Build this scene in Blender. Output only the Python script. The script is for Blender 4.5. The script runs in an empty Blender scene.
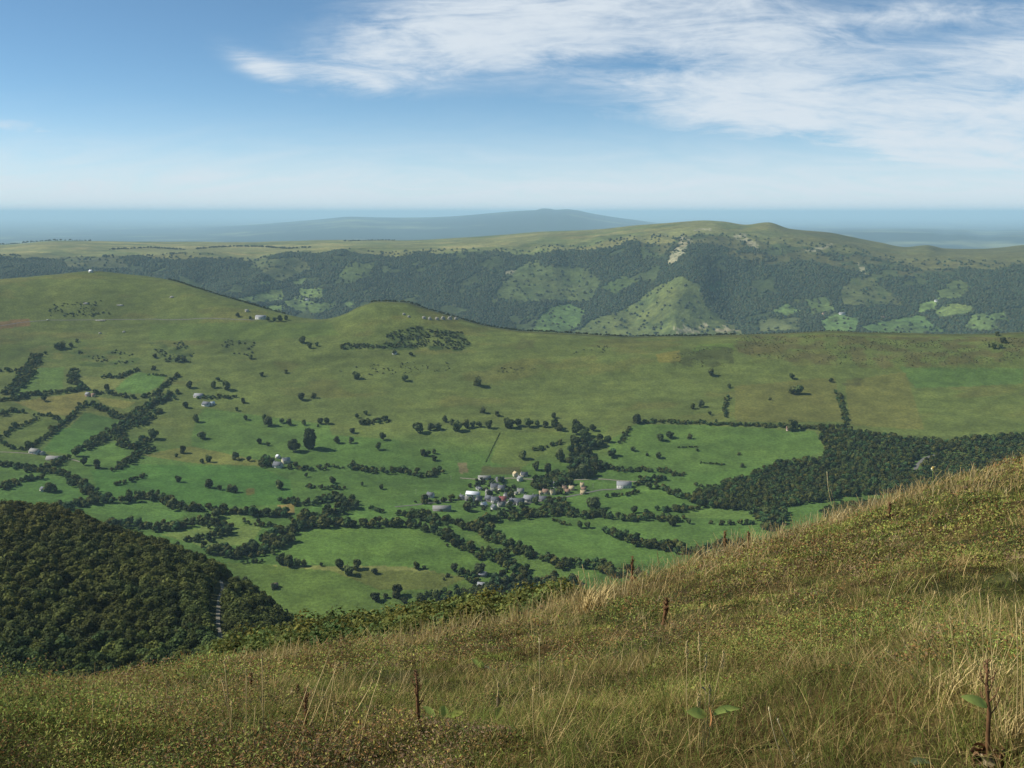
import bpy, math, random
import numpy as np
from mathutils import Vector, Matrix

rng = np.random.default_rng(11)
random.seed(5)
sc = bpy.context.scene
COL = sc.collection
R = math.radians

# ------------------------------------------------------------------ camera
F, W, H = 1000.0, 1024, 768
PITCH = math.atan((384 - 212.3) / F)
SP, CP = math.sin(PITCH), math.cos(PITCH)
cam = bpy.data.objects.new('camera', bpy.data.cameras.new('camera'))
COL.objects.link(cam)
cam.data.sensor_width = 36.0
cam.data.lens = 36.0 * F / W
cam.data.clip_start = 0.05
cam.data.clip_end = 600000.0
cam.rotation_euler = (math.pi / 2 - PITCH, 0, 0)
sc.camera = cam

SUN_AZ, SUN_EL = R(-84), R(42)
SUN_DIR = np.array([math.sin(SUN_AZ) * math.cos(SUN_EL), math.cos(SUN_AZ) * math.cos(SUN_EL), math.sin(SUN_EL)])


def ray(u, v):
    """azimuth and tan(elevation) of the sight line through a pixel"""
    a = (np.asarray(u, float) - W / 2) / F
    b = (H / 2 - np.asarray(v, float)) / F
    y = CP + b * SP
    z = -SP + b * CP
    return np.arctan2(a, y), z / np.sqrt(a * a + y * y)


def proj(x, y, z):
    d = y * CP - z * SP
    h = y * SP + z * CP
    d = np.where(np.abs(d) < 1e-6, 1e-6, d)
    return W / 2 + F * x / d, H / 2 - F * h / d, d


def lin(c):
    c = np.asarray(c, float) / 255.0
    return np.where(c <= 0.04045, c / 12.92, ((c + 0.055) / 1.055) ** 2.4)


# ------------------------------------------------------------------ noise
def _hash(ix, iy, seed):
    h = (ix.astype(np.int64) * 374761393 + iy.astype(np.int64) * 668265263 + seed * 974634777) & 0xFFFFFFFF
    h = ((h ^ (h >> 13)) * 1274126177) & 0xFFFFFFFF
    h = (h ^ (h >> 16)) & 0xFFFFFFFF
    return h.astype(np.float64) / 4294967295.0


def vnoise(x, y, seed=0):
    ix, iy = np.floor(x), np.floor(y)
    fx, fy = x - ix, y - iy
    fx = fx * fx * fx * (fx * (fx * 6 - 15) + 10)
    fy = fy * fy * fy * (fy * (fy * 6 - 15) + 10)
    a, b = _hash(ix, iy, seed), _hash(ix + 1, iy, seed)
    c, d = _hash(ix, iy + 1, seed), _hash(ix + 1, iy + 1, seed)
    return (a + (b - a) * fx) * (1 - fy) + (c + (d - c) * fx) * fy


def fbm(x, y, seed=0, octv=4, gain=0.5):
    s, amp, tot = 0.0, 1.0, 0.0
    for o in range(octv):
        ang = 0.6 * o + 0.3
        xr = x * math.cos(ang) - y * math.sin(ang)
        yr = x * math.sin(ang) + y * math.cos(ang)
        s = s + amp * vnoise(xr, yr, seed + o * 17)
        tot += amp
        amp *= gain
        x, y = x * 2.03, y * 2.03
    return s / tot - 0.5


def sstep(a, b, x):
    t = np.clip((x - a) / (b - a), 0, 1)
    return t * t * (3 - 2 * t)


# ------------------------------------------------------------------ pchip
def pchip_slopes(X, Y):
    h = np.diff(X, axis=-1)
    d = np.diff(Y, axis=-1) / h
    m = np.zeros_like(Y)
    w1 = 2 * h[..., 1:] + h[..., :-1]
    w2 = h[..., 1:] + 2 * h[..., :-1]
    ok = d[..., 1:] * d[..., :-1] > 0
    with np.errstate(divide='ignore', invalid='ignore'):
        hm = (w1 + w2) / (w1 / d[..., :-1] + w2 / d[..., 1:])
    m[..., 1:-1] = np.where(ok, hm, 0)
    m[..., 0], m[..., -1] = d[..., 0], d[..., -1]
    return m


def pchip_eval(X, Y, M, q):
    i = np.clip(np.searchsorted(X, q, side='right') - 1, 0, len(X) - 2)
    h = X[i + 1] - X[i]
    t = np.clip((q - X[i]) / h, 0, 1)
    t2, t3 = t * t, t * t * t
    return ((2 * t3 - 3 * t2 + 1) * Y[i] + (t3 - 2 * t2 + t) * h * M[i]
            + (-2 * t3 + 3 * t2) * Y[i + 1] + (t3 - t2) * h * M[i + 1])


# ------------------------------------------------------------------ terrain grid
az_in = np.linspace(R(-46), R(46), 1180)
az_out_l = np.linspace(R(-180), R(-46), 68)[:-1]
az_out_r = np.linspace(R(46), R(180), 68)[1:]
AZ = np.concatenate([az_out_l, az_in, az_out_r])
segs = [(0.35, 2, 14), (2, 45, 230), (45, 400, 70), (400, 900, 90), (900, 1700, 190), (1700, 3000, 200), (3000, 4700, 24),
        (4700, 9500, 210), (9500, 20000, 26), (20000, 60000, 60), (60000, 180000, 22)]
RG = np.concatenate([np.geomspace(a, b, n, endpoint=False) for a, b, n in segs] + [[180000.0]])
NA, NR = len(AZ), len(RG)

LINES = []


def _interp_az(azp, val, q):
    o = np.argsort(azp)
    azp, val = np.asarray(azp)[o], np.asarray(val, float)[o]
    m = pchip_slopes(azp[None], val[None])[0]
    return pchip_eval(azp, val, m, np.clip(q, azp[0], azp[-1]))


def line(pts):
    """feature line of the relief: (u, v, distance) seen points, or (u, 'z', height, distance)"""
    a, d, z = [], [], []
    for p in pts:
        if p[1] == 'z':
            az, _ = ray(p[0], 500)
            a.append(float(az)); z.append(p[2]); d.append(p[3])
        else:
            az, t = ray(p[0], p[1])
            a.append(float(az)); z.append(float(t) * p[2]); d.append(p[2])
    D = np.exp(_interp_az(a, np.log(d), AZ))
    Z = _interp_az(a, z, AZ)
    return D, Z


const = np.ones(NA)
LINES.append((0.35 * const, -1.6 * const))
LINES.append(line([(-150, 768, 3.6), (0, 768, 3.4), (250, 768, 3.0), (512, 768, 2.75), (800, 768, 2.45), (1024, 768, 2.3), (1200, 768, 2.3)]))
LINES.append(line([(-150, 732, 6.5), (0, 727, 6.0), (250, 712, 5.6), (512, 690, 5.2), (760, 650, 5.6), (1024, 605, 6.5), (1200, 585, 6.5)]))
sil = line([(-150, 706, 14), (0, 694, 14), (100, 684, 14), (200, 668, 14), (350, 652, 14), (430, 640, 14), (500, 627, 14), (560, 609, 14.5), (600, 597, 15), (650, 582, 16),
            (700, 567, 17), (770, 544, 19), (850, 515, 21), (930, 487, 23.5), (1024, 465, 26), (1200, 425, 30)])
LINES.append(sil)
tan3 = sil[1] / sil[0]
U0 = 512 + F * np.tan(np.clip(AZ, -0.75, 0.75)) * 0.97     # rough picture column of each azimuth
LINES.append((45 * const, tan3 * 45 - np.interp(U0, [100, 220, 560, 660], [5, 2.2, 2.4, 5])))
LINES.append((150 * const, tan3 * 150 - np.interp(U0, [0, 150, 210, 320, 420, 560, 640, 700], [14, 12, 3, 1.5, 1.5, 3, 12, 18])))
LINES.append(line([(-150, 712, 430), (0, 700, 430), (100, 690, 430), (200, 672, 430), (260, 668, 430), (300, 668, 420), (345, 'z', -182, 380), (450, 'z', -178, 350), (1200, 'z', -175, 350)]))
LINES.append(line([(-150, 506, 880), (0, 511, 850), (50, 515, 840), (100, 531, 800), (150, 548, 760), (200, 567, 720), (225, 580, 690), (260, 603, 650), (290, 630, 610), (310, 644, 590),
                   (350, 'z', -300, 600), (1200, 'z', -320, 600)]))
LINES.append(line([(-150, 'z', -412, 1060), (200, 'z', -418, 1060), (260, 'z', -430, 990), (400, 'z', -433, 960), (1200, 'z', -430, 960)]))
LINES.append(line([(-150, 503, 1500), (0, 500, 1500), (150, 502, 1450), (300, 527, 1310), (512, 540, 1240), (700, 530, 1290), (850, 510, 1400), (1024, 500, 1450), (1200, 498, 1480)]))
LINES.append(line([(-150, 468, 1690), (0, 465, 1680), (150, 468, 1640), (300, 480, 1540), (512, 495, 1460), (700, 490, 1490), (850, 480, 1540), (1024, 470, 1600), (1200, 465, 1640)]))
LINES.append(line([(-150, 420, 1950), (0, 420, 1950), (150, 425, 1900), (300, 430, 1800), (512, 435, 1720), (700, 435, 1720), (850, 435, 1750), (1024, 432, 1800), (1200, 430, 1830)]))
LINES.append(line([(-150, 375, 2250), (0, 375, 2250), (200, 378, 2120), (512, 382, 2000), (700, 380, 2000), (1024, 382, 2080), (1200, 382, 2100)]))
LINES.append(line([(-150, 330, 2560), (0, 330, 2560), (150, 335, 2450), (280, 340, 2300), (330, 345, 2240), (400, 348, 2200), (512, 352, 2140), (700, 355, 2120), (1024, 352, 2200), (1200, 352, 2220)]))
crest = line([(-150, 282, 2850), (-60, 284, 2880), (0, 279, 2920), (50, 275, 2940), (90, 271, 2950), (130, 274, 2920), (168, 279, 2860), (195, 287, 2740), (225, 297, 2650), (260, 308, 2560), (285, 315, 2500), (305, 319, 2460), (322, 320, 2440), (343, 315, 2440), (360, 307, 2440),
              (380, 302, 2430), (405, 303, 2420), (430, 310, 2400), (458, 318, 2380), (490, 327, 2350), (520, 331, 2320), (560, 333, 2300), (640, 337, 2300), (690, 337, 2300), (740, 335, 2300), (790, 333, 2300), (830, 331, 2300),
              (880, 333, 2330), (930, 334, 2350), (1024, 333, 2350), (1200, 336, 2350)])
LINES.append(crest)
LINES.append((crest[0] + 330, crest[1] - 105))
LINES.append((4300 * const, -625 * const))
LINES.append(line([(-150, 342, 4800), (1200, 342, 4800), (512, 342, 4800), (200, 342, 4800), (800, 342, 4800)]))
LINES.append(line([(-150, 292, 5500), (200, 292, 5500), (430, 292, 5500), (560, 300, 5450), (640, 306, 5300), (690, 278, 5350), (740, 300, 5400), (830, 293, 5500), (1024, 296, 5500), (1200, 296, 5500)]))
LINES.append(line([(-150, 258, 6400), (0, 257, 6400), (100, 257, 6400), (200, 255, 6300), (270, 255, 6300), (340, 250, 6200), (450, 252, 6200), (540, 249, 6200), (600, 243, 6200), (650, 238, 6250), (700, 236, 6250),
                   (760, 240, 6200), (830, 247, 6200), (880, 256, 6200), (940, 261, 6200), (1024, 262, 6200), (1200, 262, 6200)]))
LINES.append(line([(-150, 247, 8600), (0, 245, 8600), (60, 241, 8500), (150, 242, 8500), (250, 242, 8500), (330, 240.5, 8300), (400, 240.5, 8200), (470, 237, 8000), (540, 232, 7800), (600, 229, 7600), (640, 225, 7400),
                   (680, 222, 7200), (705, 220.5, 7150), (722, 221.5, 7150), (745, 225, 7100), (768, 222.5, 7050), (790, 229, 7050), (830, 233, 7100), (850, 237, 7100), (880, 243, 7100), (905, 247.5, 7100), (927, 245.5, 7100),
                   (945, 249, 7200), (975, 249.5, 7400), (1000, 248, 7700), (1024, 245.5, 7900), (1200, 240, 8200)]))
LINES.append((11500 * const, -570 * const))
LINES.append((16000 * const, -700 * const))
Q = line([(-150, 'z', -690, 40000), (0, 'z', -690, 40000), (200, 'z', -640, 40000), (280, 223, 40000), (330, 218.6, 40000), (350, 216.8, 40000), (380, 217.6, 40000), (420, 217.3, 40000), (450, 216.3, 40000), (480, 214, 40000), (510, 211.6, 40000),
          (528, 210.6, 40000), (536, 210.3, 40000), (542, 208.6, 40000), (549, 208.8, 40000), (556, 209.9, 40000), (566, 209.3, 40000), (576, 210.2, 40000), (590, 213, 40000), (612, 216.5, 40000), (635, 219.5, 40000), (660, 223, 40000), (720, 228, 40000), (800, 231.5, 30000), (850, 232.8, 26000),
          (890, 232.8, 26000), (930, 233.2, 26000), (948, 235, 26000), (960, 234.3, 26000), (975, 236.3, 26000), (987, 237.6, 26000), (1005, 236, 26000), (1024, 235.5, 26000), (1200, 234, 26000)])
LINES.append((20500 * const, -700 + 0.16 * (Q[1] + 700)))
LINES.append(Q)
LINES.append((62000 * const, -700 * const))
LINES.append((181000 * const, -700 * const))

LD = np.log(np.stack([l[0] for l in LINES], 1))
LZ = np.stack([l[1] for l in LINES], 1)
assert (np.diff(LD, axis=1) > 0).all(), np.argwhere(np.diff(LD, axis=1) <= 0)[:4]
MS = pchip_slopes(LD, LZ)
lr = np.log(RG)
ZG = np.stack([pchip_eval(LD[i], LZ[i], MS[i], lr) for i in range(NA)], 0)     # NA x NR
XG = np.sin(AZ)[:, None] * RG[None]
YG = np.cos(AZ)[:, None] * RG[None]
RR = np.broadcast_to(RG[None], ZG.shape)

# relief detail, all of it a function of the place on the ground
z_add = np.zeros_like(ZG)
near = RG < 60
xs, ys = XG[:, near], YG[:, near]
hum = 0.20 * fbm(xs / 1.6, ys / 1.6, 3, 3) + 0.20 * fbm(xs / 0.5, ys / 0.5, 9, 3) + 0.25 * fbm(xs / 5, ys / 5, 21, 2)
z_add[:, near] += hum * sstep(0.5, 3.0, RR[:, near])
mid = (RG > 380) & (RG < 4500)
xs, ys = XG[:, mid], YG[:, mid]
wmid = sstep(900, 1100, RR[:, mid]) * 1.0
z_add[:, mid] += wmid * (7 * fbm(xs / 260, ys / 260, 31, 4) + 2.0 * fbm(xs / 45, ys / 45, 37, 3))
far = (RG > 4400) & (RG < 11000)
xs, ys = XG[:, far], YG[:, far]
lo = np.exp(LD[:, 17])[:, None]; hi = np.exp(LD[:, 20])[:, None]
face = sstep(4500, 5000, RR[:, far]) * (1 - sstep(6100, 6900, RR[:, far]))
rid = 1 - np.abs(2 * fbm(xs / 520, ys / 1500, 41, 4)) * 2
z_add[:, far] += face * (38 * (rid - 0.62) + 16 * fbm(xs / 150, ys / 200, 47, 3))
z_add[:, far] += sstep(6200, 6900, RR[:, far]) * 9 * fbm(xs / 420, ys / 420, 51, 3)
pl = RG > 11000
xs, ys = XG[:, pl], YG[:, pl]
z_add[:, pl] += 60 * fbm(xs / 3500, ys / 3500, 61, 4) * sstep(11000, 16000, RR[:, pl]) * (1 - sstep(60000, 120000, RR[:, pl]))
ZG = ZG + z_add


def ground_z(x, y):
    x, y = np.asarray(x, float), np.asarray(y, float)
    a, r = np.arctan2(x, y), np.log(np.maximum(np.hypot(x, y), 0.36))
    i = np.clip(np.searchsorted(AZ, a) - 1, 0, NA - 2)
    j = np.clip(np.searchsorted(lr, r) - 1, 0, NR - 2)
    fa = (a - AZ[i]) / (AZ[i + 1] - AZ[i])
    fr = (r - lr[j]) / (lr[j + 1] - lr[j])
    return ((ZG[i, j] * (1 - fr) + ZG[i, j + 1] * fr) * (1 - fa) + (ZG[i + 1, j] * (1 - fr) + ZG[i + 1, j + 1] * fr) * fa)


def hit(u, v, dmin=900.0, dmax=1e9):
    """the point of the ground seen at a picture position of the photograph, beyond dmin metres"""
    a, t = ray(u, v)
    a, t = float(a), float(t)
    i = int(np.clip(np.searchsorted(AZ, a) - 1, 0, NA - 2))
    fa = (a - AZ[i]) / (AZ[i + 1] - AZ[i])
    zc = ZG[i] * (1 - fa) + ZG[i + 1] * fa
    d = zc - t * RG
    j0 = int(np.searchsorted(RG, dmin))
    k = np.nonzero((d[j0:] >= 0) & (RG[j0:] < dmax))[0]
    if len(k) == 0:
        j = j0 + int(np.argmax(np.where(RG[j0:] < dmax, d[j0:] / RG[j0:], -9)))
        r = RG[j]
    else:
        j = j0 + int(k[0])
        if j == j0:
            r = RG[j]
        else:
            d0, d1 = d[j - 1], d[j]
            r = RG[j - 1] + (RG[j] - RG[j - 1]) * (-d0 / (d1 - d0))
    x, y = math.sin(a) * r, math.cos(a) * r
    return np.array([x, y, float(ground_z(x, y))])


# ------------------------------------------------------------------ mesh helpers
def mesh_obj(name, verts, faces, mat, tint=None, parent=None, smooth=False, tris=None):
    verts = np.ascontiguousarray(np.asarray(verts, np.float32).reshape(-1, 3))
    me = bpy.data.meshes.new(name)
    nq = len(faces) if faces is not None else 0
    nt = len(tris) if tris is not None else 0
    me.vertices.add(len(verts))
    me.vertices.foreach_set('co', verts.ravel())
    loops = []
    if nq:
        loops.append(np.asarray(faces, np.int32).ravel())
    if nt:
        loops.append(np.asarray(tris, np.int32).ravel())
    loops = np.concatenate(loops)
    me.loops.add(len(loops))
    me.loops.foreach_set('vertex_index', loops)
    me.polygons.add(nq + nt)
    starts = np.concatenate([np.arange(nq, dtype=np.int32) * 4, nq * 4 + np.arange(nt, dtype=np.int32) * 3])
    me.polygons.foreach_set('loop_start', starts.astype(np.int32))
    if smooth:
        me.polygons.foreach_set('use_smooth', np.ones(nq + nt, bool))
    me.update(calc_edges=True)
    if tint is not None:
        at = me.color_attributes.new('tint', 'FLOAT_COLOR', 'POINT')
        c = np.ones((len(verts), 4), np.float32)
        c[:, :3] = tint
        at.data.foreach_set('color', c.ravel())
    me.validate(clean_customdata=False)
    if mat is not None:
        me.materials.append(mat)
    o = bpy.data.objects.new(name, me)
    COL.objects.link(o)
    if parent is not None:
        o.parent = parent
    return o


def tag(o, label=None, cat=None, group=None, kind=None):
    if label: o['label'] = label
    if cat: o['category'] = cat
    if group: o['group'] = group
    if kind: o['kind'] = kind
    return o


def empty(name, loc, rz=0.0):
    o = bpy.data.objects.new(name, None)
    o.empty_display_size = 0.3
    COL.objects.link(o)
    o.location = [float(c) for c in loc]
    o.rotation_euler = (0, 0, rz)
    return o


class MB:
    """collects boxes, tubes, strips and leaves into ONE mesh"""
    def __init__(s):
        s.v, s.q, s.t, s.n = [], [], [], 0

    def add(s, v, q=(), t=()):
        v = np.asarray(v, float).reshape(-1, 3)
        s.v.append(v)
        s.q += [[i + s.n for i in f] for f in q]
        s.t += [[i + s.n for i in f] for f in t]
        s.n += len(v)

    def box(s, c, d):
        c, d = np.asarray(c, float), np.asarray(d, float) / 2
        v = [c + d * np.array([i, j, k]) for k in (-1, 1) for j in (-1, 1) for i in (-1, 1)]
        s.add(v, [(0, 2, 3, 1), (4, 5, 7, 6), (0, 1, 5, 4), (2, 6, 7, 3), (0, 4, 6, 2), (1, 3, 7, 5)])

    def tube(s, pts, rad, k=6):
        pts = [np.asarray(p, float) for p in pts]
        rings = []
        for i, p in enumerate(pts):
            d = pts[min(i + 1, len(pts) - 1)] - pts[max(i - 1, 0)]
            d = d / (np.linalg.norm(d) + 1e-9)
            a = np.cross(d, [0.13, 0.97, 0.2]); a /= np.linalg.norm(a) + 1e-9
            b = np.cross(d, a)
            rings.append([p + rad[i] * (math.cos(2 * math.pi * j / k) * a + math.sin(2 * math.pi * j / k) * b) for j in range(k)])
        v = np.array(rings).reshape(-1, 3)
        q = [(i * k + j, i * k + (j + 1) % k, (i + 1) * k + (j + 1) % k, (i + 1) * k + j) for i in range(len(pts) - 1) for j in range(k)]
        t = [(( len(pts) - 1) * k, (len(pts) - 1) * k + j, (len(pts) - 1) * k + j + 1) for j in range(1, k - 1)]
        s.add(v, q, t)

    def leaf(s, base, direction, length, width, curl=0.3, twist=0.0, seg=6, ruffle=0.0, rnd=random):
        base = np.asarray(base, float)
        d = np.asarray(direction, float); d = d / np.linalg.norm(d)
        side = np.cross(d, [0, 0, 1.0])
        side = side / (np.linalg.norm(side) + 1e-9)
        up = np.cross(side, d)
        side = side * math.cos(twist) + up * math.sin(twist)
        up = np.cross(side, d)
        v = []
        p = base.copy()
        ang = 0.0
        for i in range(seg + 1):
            t = i / seg
            w = width * (math.sin(math.pi * min(0.98, t * 0.93 + 0.05)) ** 0.8) * 0.5
            fold = 0.25 * w
            dd = d * math.cos(ang) - up * math.sin(ang)
            uu = up * math.cos(ang) + d * math.sin(ang)
            r1, r2 = (1 + ruffle * rnd.uniform(-1, 1), 1 + ruffle * rnd.uniform(-1, 1)) if ruffle else (1, 1)
            v += [p - side * w * r1 + uu * fold * (2.2 * r2 if ruffle else 1), p, p + side * w * r2 + uu * fold * (2.2 * r1 if ruffle else 1)]
            p = p + dd * length / seg
            ang += curl / seg * 2
        q = []
        for i in range(seg):
            o = i * 3
            q += [(o, o + 1, o + 4, o + 3), (o + 1, o + 2, o + 5, o + 4)]
        s.add(v, q)

    def build(s, name, mat, parent=None, smooth=False, tint=None):
        return mesh_obj(name, np.concatenate(s.v), s.q, mat, tint=tint if tint is not None else None, parent=parent, smooth=smooth, tris=s.t)


# ------------------------------------------------------------------ materials
def new_mat(name):
    m = bpy.data.materials.new(name)
    m.use_nodes = True
    nt = m.node_tree
    nt.nodes.clear()
    out = nt.nodes.new('ShaderNodeOutputMaterial')
    return m, nt, out


def N(nt, typ, **kw):
    n = nt.nodes.new(typ)
    for k, v in kw.items():
        if k in n.inputs:
            n.inputs[k].default_value = v
        else:
            setattr(n, k, v)
    return n


def noise_node(nt, vec, scale, detail=5, rough=0.6):
    n = nt.nodes.new('ShaderNodeTexNoise')
    n.inputs['Scale'].default_value = scale
    n.inputs['Detail'].default_value = detail
    n.inputs['Roughness'].default_value = rough
    nt.links.new(vec, n.inputs['Vector'])
    return n.outputs['Fac']


def math_node(nt, op, a, b=None, c=None, clamp=False):
    n = nt.nodes.new('ShaderNodeMath')
    n.operation = op
    n.use_clamp = clamp
    for i, x in enumerate((a, b, c)):
        if x is None:
            continue
        if isinstance(x, (int, float)):
            n.inputs[i].default_value = x
        else:
            nt.links.new(x, n.inputs[i])
    return n.outputs[0]


def map_range(nt, x, a, b, c, d):
    n = nt.nodes.new('ShaderNodeMapRange')
    n.interpolation_type = 'SMOOTHSTEP'
    nt.links.new(x, n.inputs[0])
    for i, val in enumerate((a, b, c, d)):
        n.inputs[i + 1].default_value = val
    return n.outputs[0]


def mul_color(nt, col, fac):
    n = nt.nodes.new('ShaderNodeVectorMath')
    n.operation = 'SCALE'
    nt.links.new(col, n.inputs[0])
    nt.links.new(fac, n.inputs['Scale'])
    return n.outputs[0]


def ground_mat(name, scales, amps, bump_scale=None, bump_dist=1.0, hue=None):
    m, nt, out = new_mat(name)
    bs = N(nt, 'ShaderNodeBsdfPrincipled', Roughness=0.95)
    bs.inputs['Specular IOR Level'].default_value = 0.08
    at = N(nt, 'ShaderNodeAttribute', attribute_name='tint')
    pos = nt.nodes.new('ShaderNodeNewGeometry').outputs['Position']
    col = at.outputs['Color']
    f = None
    for s, a in zip(scales, amps):
        n = noise_node(nt, pos, s, 6, 0.62)
        g = map_range(nt, n, 0.3, 0.7, 1 - a, 1 + a)
        f = g if f is None else math_node(nt, 'MULTIPLY', f, g)
    col = mul_color(nt, col, f)
    if hue:
        # patches of drier, yellower growth
        n = noise_node(nt, pos, hue[0], 5, 0.6)
        g = map_range(nt, n, 0.46, 0.66, 0.0, hue[1])
        mx = nt.nodes.new('ShaderNodeMix'); mx.data_type = 'RGBA'; mx.blend_type = 'MULTIPLY'
        nt.links.new(g, mx.inputs[0]); nt.links.new(col, mx.inputs[6]); mx.inputs[7].default_value = (1.28, 1.07, 0.95, 1)
        col = mx.outputs[2]
    nt.links.new(col, bs.inputs['Base Color'])
    if bump_scale:
        b = nt.nodes.new('ShaderNodeBump')
        b.inputs['Strength'].default_value = 0.8
        b.inputs['Distance'].default_value = bump_dist
        nt.links.new(noise_node(nt, pos, bump_scale, 4, 0.6), b.inputs['Height'])
        nt.links.new(b.outputs[0], bs.inputs['Normal'])
    nt.links.new(bs.outputs[0], out.inputs[0])
    return m


def foliage_mat(name, base=(1, 1, 1), transl=0.25, rough=0.7, rnd=0.25, spec=0.15):
    """leaf colour = per-leaf tint x base, varied from plant to plant"""
    m, nt, out = new_mat(name)
    at = N(nt, 'ShaderNodeAttribute', attribute_name='tint')
    oi = nt.nodes.new('ShaderNodeObjectInfo')
    f = map_range(nt, oi.outputs['Random'], 0, 1, 1 - rnd, 1 + rnd)
    col = mul_color(nt, at.outputs['Color'], f)
    mx = nt.nodes.new('ShaderNodeMix'); mx.data_type = 'RGBA'; mx.blend_type = 'MULTIPLY'
    mx.inputs[0].default_value = 1.0
    nt.links.new(col, mx.inputs[6]); mx.inputs[7].default_value = (*base, 1)
    col = mx.outputs[2]
    bs = N(nt, 'ShaderNodeBsdfPrincipled', Roughness=rough)
    bs.inputs['Specular IOR Level'].default_value = spec * 0.4
    nt.links.new(col, bs.inputs['Base Color'])
    tr = nt.nodes.new('ShaderNodeBsdfTranslucent')
    nt.links.new(col, tr.inputs[0])
    ms = nt.nodes.new('ShaderNodeMixShader')
    ms.inputs[0].default_value = transl
    nt.links.new(bs.outputs[0], ms.inputs[1]); nt.links.new(tr.outputs[0], ms.inputs[2])
    nt.links.new(ms.outputs[0], out.inputs[0])
    return m


def plain_mat(name, rgb, rough=0.8, var=0.15, scale=1.5, spec=0.3, bump=0.0, transl=0.0):
    m, nt, out = new_mat(name)
    bs = N(nt, 'ShaderNodeBsdfPrincipled', Roughness=rough)
    bs.inputs['Specular IOR Level'].default_value = spec
    tc = nt.nodes.new('ShaderNodeTexCoord')
    n = noise_node(nt, tc.outputs['Object'], scale, 5, 0.6)
    f = map_range(nt, n, 0.25, 0.75, 1 - var, 1 + var)
    rg = nt.nodes.new('ShaderNodeRGB'); rg.outputs[0].default_value = (*rgb, 1)
    colr = mul_color(nt, rg.outputs[0], f)
    nt.links.new(colr, bs.inputs['Base Color'])
    if transl:
        tr = nt.nodes.new('ShaderNodeBsdfTranslucent')
        nt.links.new(colr, tr.inputs[0])
        ms = nt.nodes.new('ShaderNodeMixShader')
        ms.inputs[0].default_value = transl
        nt.links.new(bs.outputs[0], ms.inputs[1]); nt.links.new(tr.outputs[0], ms.inputs[2])
        nt.links.new(ms.outputs[0], out.inputs[0])
        return m
    if bump:
        b = nt.nodes.new('ShaderNodeBump'); b.inputs['Strength'].default_value = 0.6; b.inputs['Distance'].default_value = bump
        nt.links.new(n, b.inputs['Height']); nt.links.new(b.outputs[0], bs.inputs['Normal'])
    nt.links.new(bs.outputs[0], out.inputs[0])
    return m


M_NEAR = ground_mat('heath soil and moss', (3.0, 14.0), (0.45, 0.5), 25.0, 0.03)
M_VAL = ground_mat('pasture', (0.006, 0.035, 0.22), (0.16, 0.2, 0.26), 0.3, 1.2, hue=(0.012, 0.22))
M_RIDGE = ground_mat('far moor', (0.0025, 0.012, 0.05), (0.2, 0.25, 0.3), 0.05, 8.0, hue=(0.004, 0.4))
M_PLAIN = ground_mat('far lowland', (0.0003, 0.0012), (0.35, 0.4))
M_CROWN = foliage_mat('tree foliage', transl=0.22, rnd=0.45)
M_WOOD = foliage_mat('woodland foliage', transl=0.22, rnd=0.0)
M_BARK = plain_mat('bark', (0.11, 0.085, 0.06), 0.9, 0.3, 2.0, 0.1)
M_GRASS = foliage_mat('grass blades', transl=0.25, rnd=0.0, rough=0.6)

# ------------------------------------------------------------------ ground colours
def in_poly(u, v, poly):
    p = np.asarray(poly, float)
    ins = np.zeros(u.shape, bool)
    bb = (u > p[:, 0].min()) & (u < p[:, 0].max()) & (v > p[:, 1].min()) & (v < p[:, 1].max())
    if not bb.any():
        return ins
    uu, vv = u[bb], v[bb]
    r = np.zeros(uu.shape, bool)
    j = len(p) - 1
    for i in range(len(p)):
        xi, yi, xj, yj = p[i, 0], p[i, 1], p[j, 0], p[j, 1]
        if yi != yj:
            r ^= ((yi > vv) != (yj > vv)) & (uu < (xj - xi) * (vv - yi) / (yj - yi) + xi)
        j = i
    ins[bb] = r
    return ins


UG, VG, DG = proj(XG, YG, ZG)
CG = np.zeros(ZG.shape + (3,))
K = 0.66


def C(r, g, b, k=None):
    c = lin((r, g, b)) * (K if k is None else k)
    return (c * 0.94 + c.mean() * 0.06) * np.array([1.10, 1.10, 0.76])


def mixc(a, b, t):
    return a + (b - a) * np.asarray(t)[..., None]


# near slope
j = RG < 170
xs, ys = XG[:, j], YG[:, j]
n1 = fbm(xs / 1.3, ys / 1.3, 71, 4)
CG[:, j] = mixc(lin((84, 70, 40)), lin((64, 66, 34)), sstep(-0.12, 0.12, n1)) * 0.7  # soil colour darkened, so gaps between the plants read as shadow
j = (RG >= 170) & (RG < 920)
CG[:, j] = lin((62, 66, 32)) * 0.8

# valley and its far slope
j = (RG >= 920) & (RG < 4500)
xs, ys, uu, vv, rr = XG[:, j], YG[:, j], UG[:, j], VG[:, j], RR[:, j]
warp = 2.0 * fbm(xs / 40, ys / 40, 77, 3) + 6 * sstep(420, 360, vv) * fbm(xs / 90, ys / 90, 78, 4)
floor_c = C(84, 112, 58)
slope_c = C(98, 110, 62)
upper_c = C(96, 107, 60)
right_c = C(110, 108, 64)
t_slope = sstep(470, 425, vv + 40 * fbm(xs / 200, ys / 200, 81, 3))
c = mixc(np.broadcast_to(floor_c, xs.shape + (3,)), slope_c, t_slope)
c = mixc(c, upper_c, sstep(400, 340, vv + 60 * fbm(xs / 160, ys / 160, 83, 3)))
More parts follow.
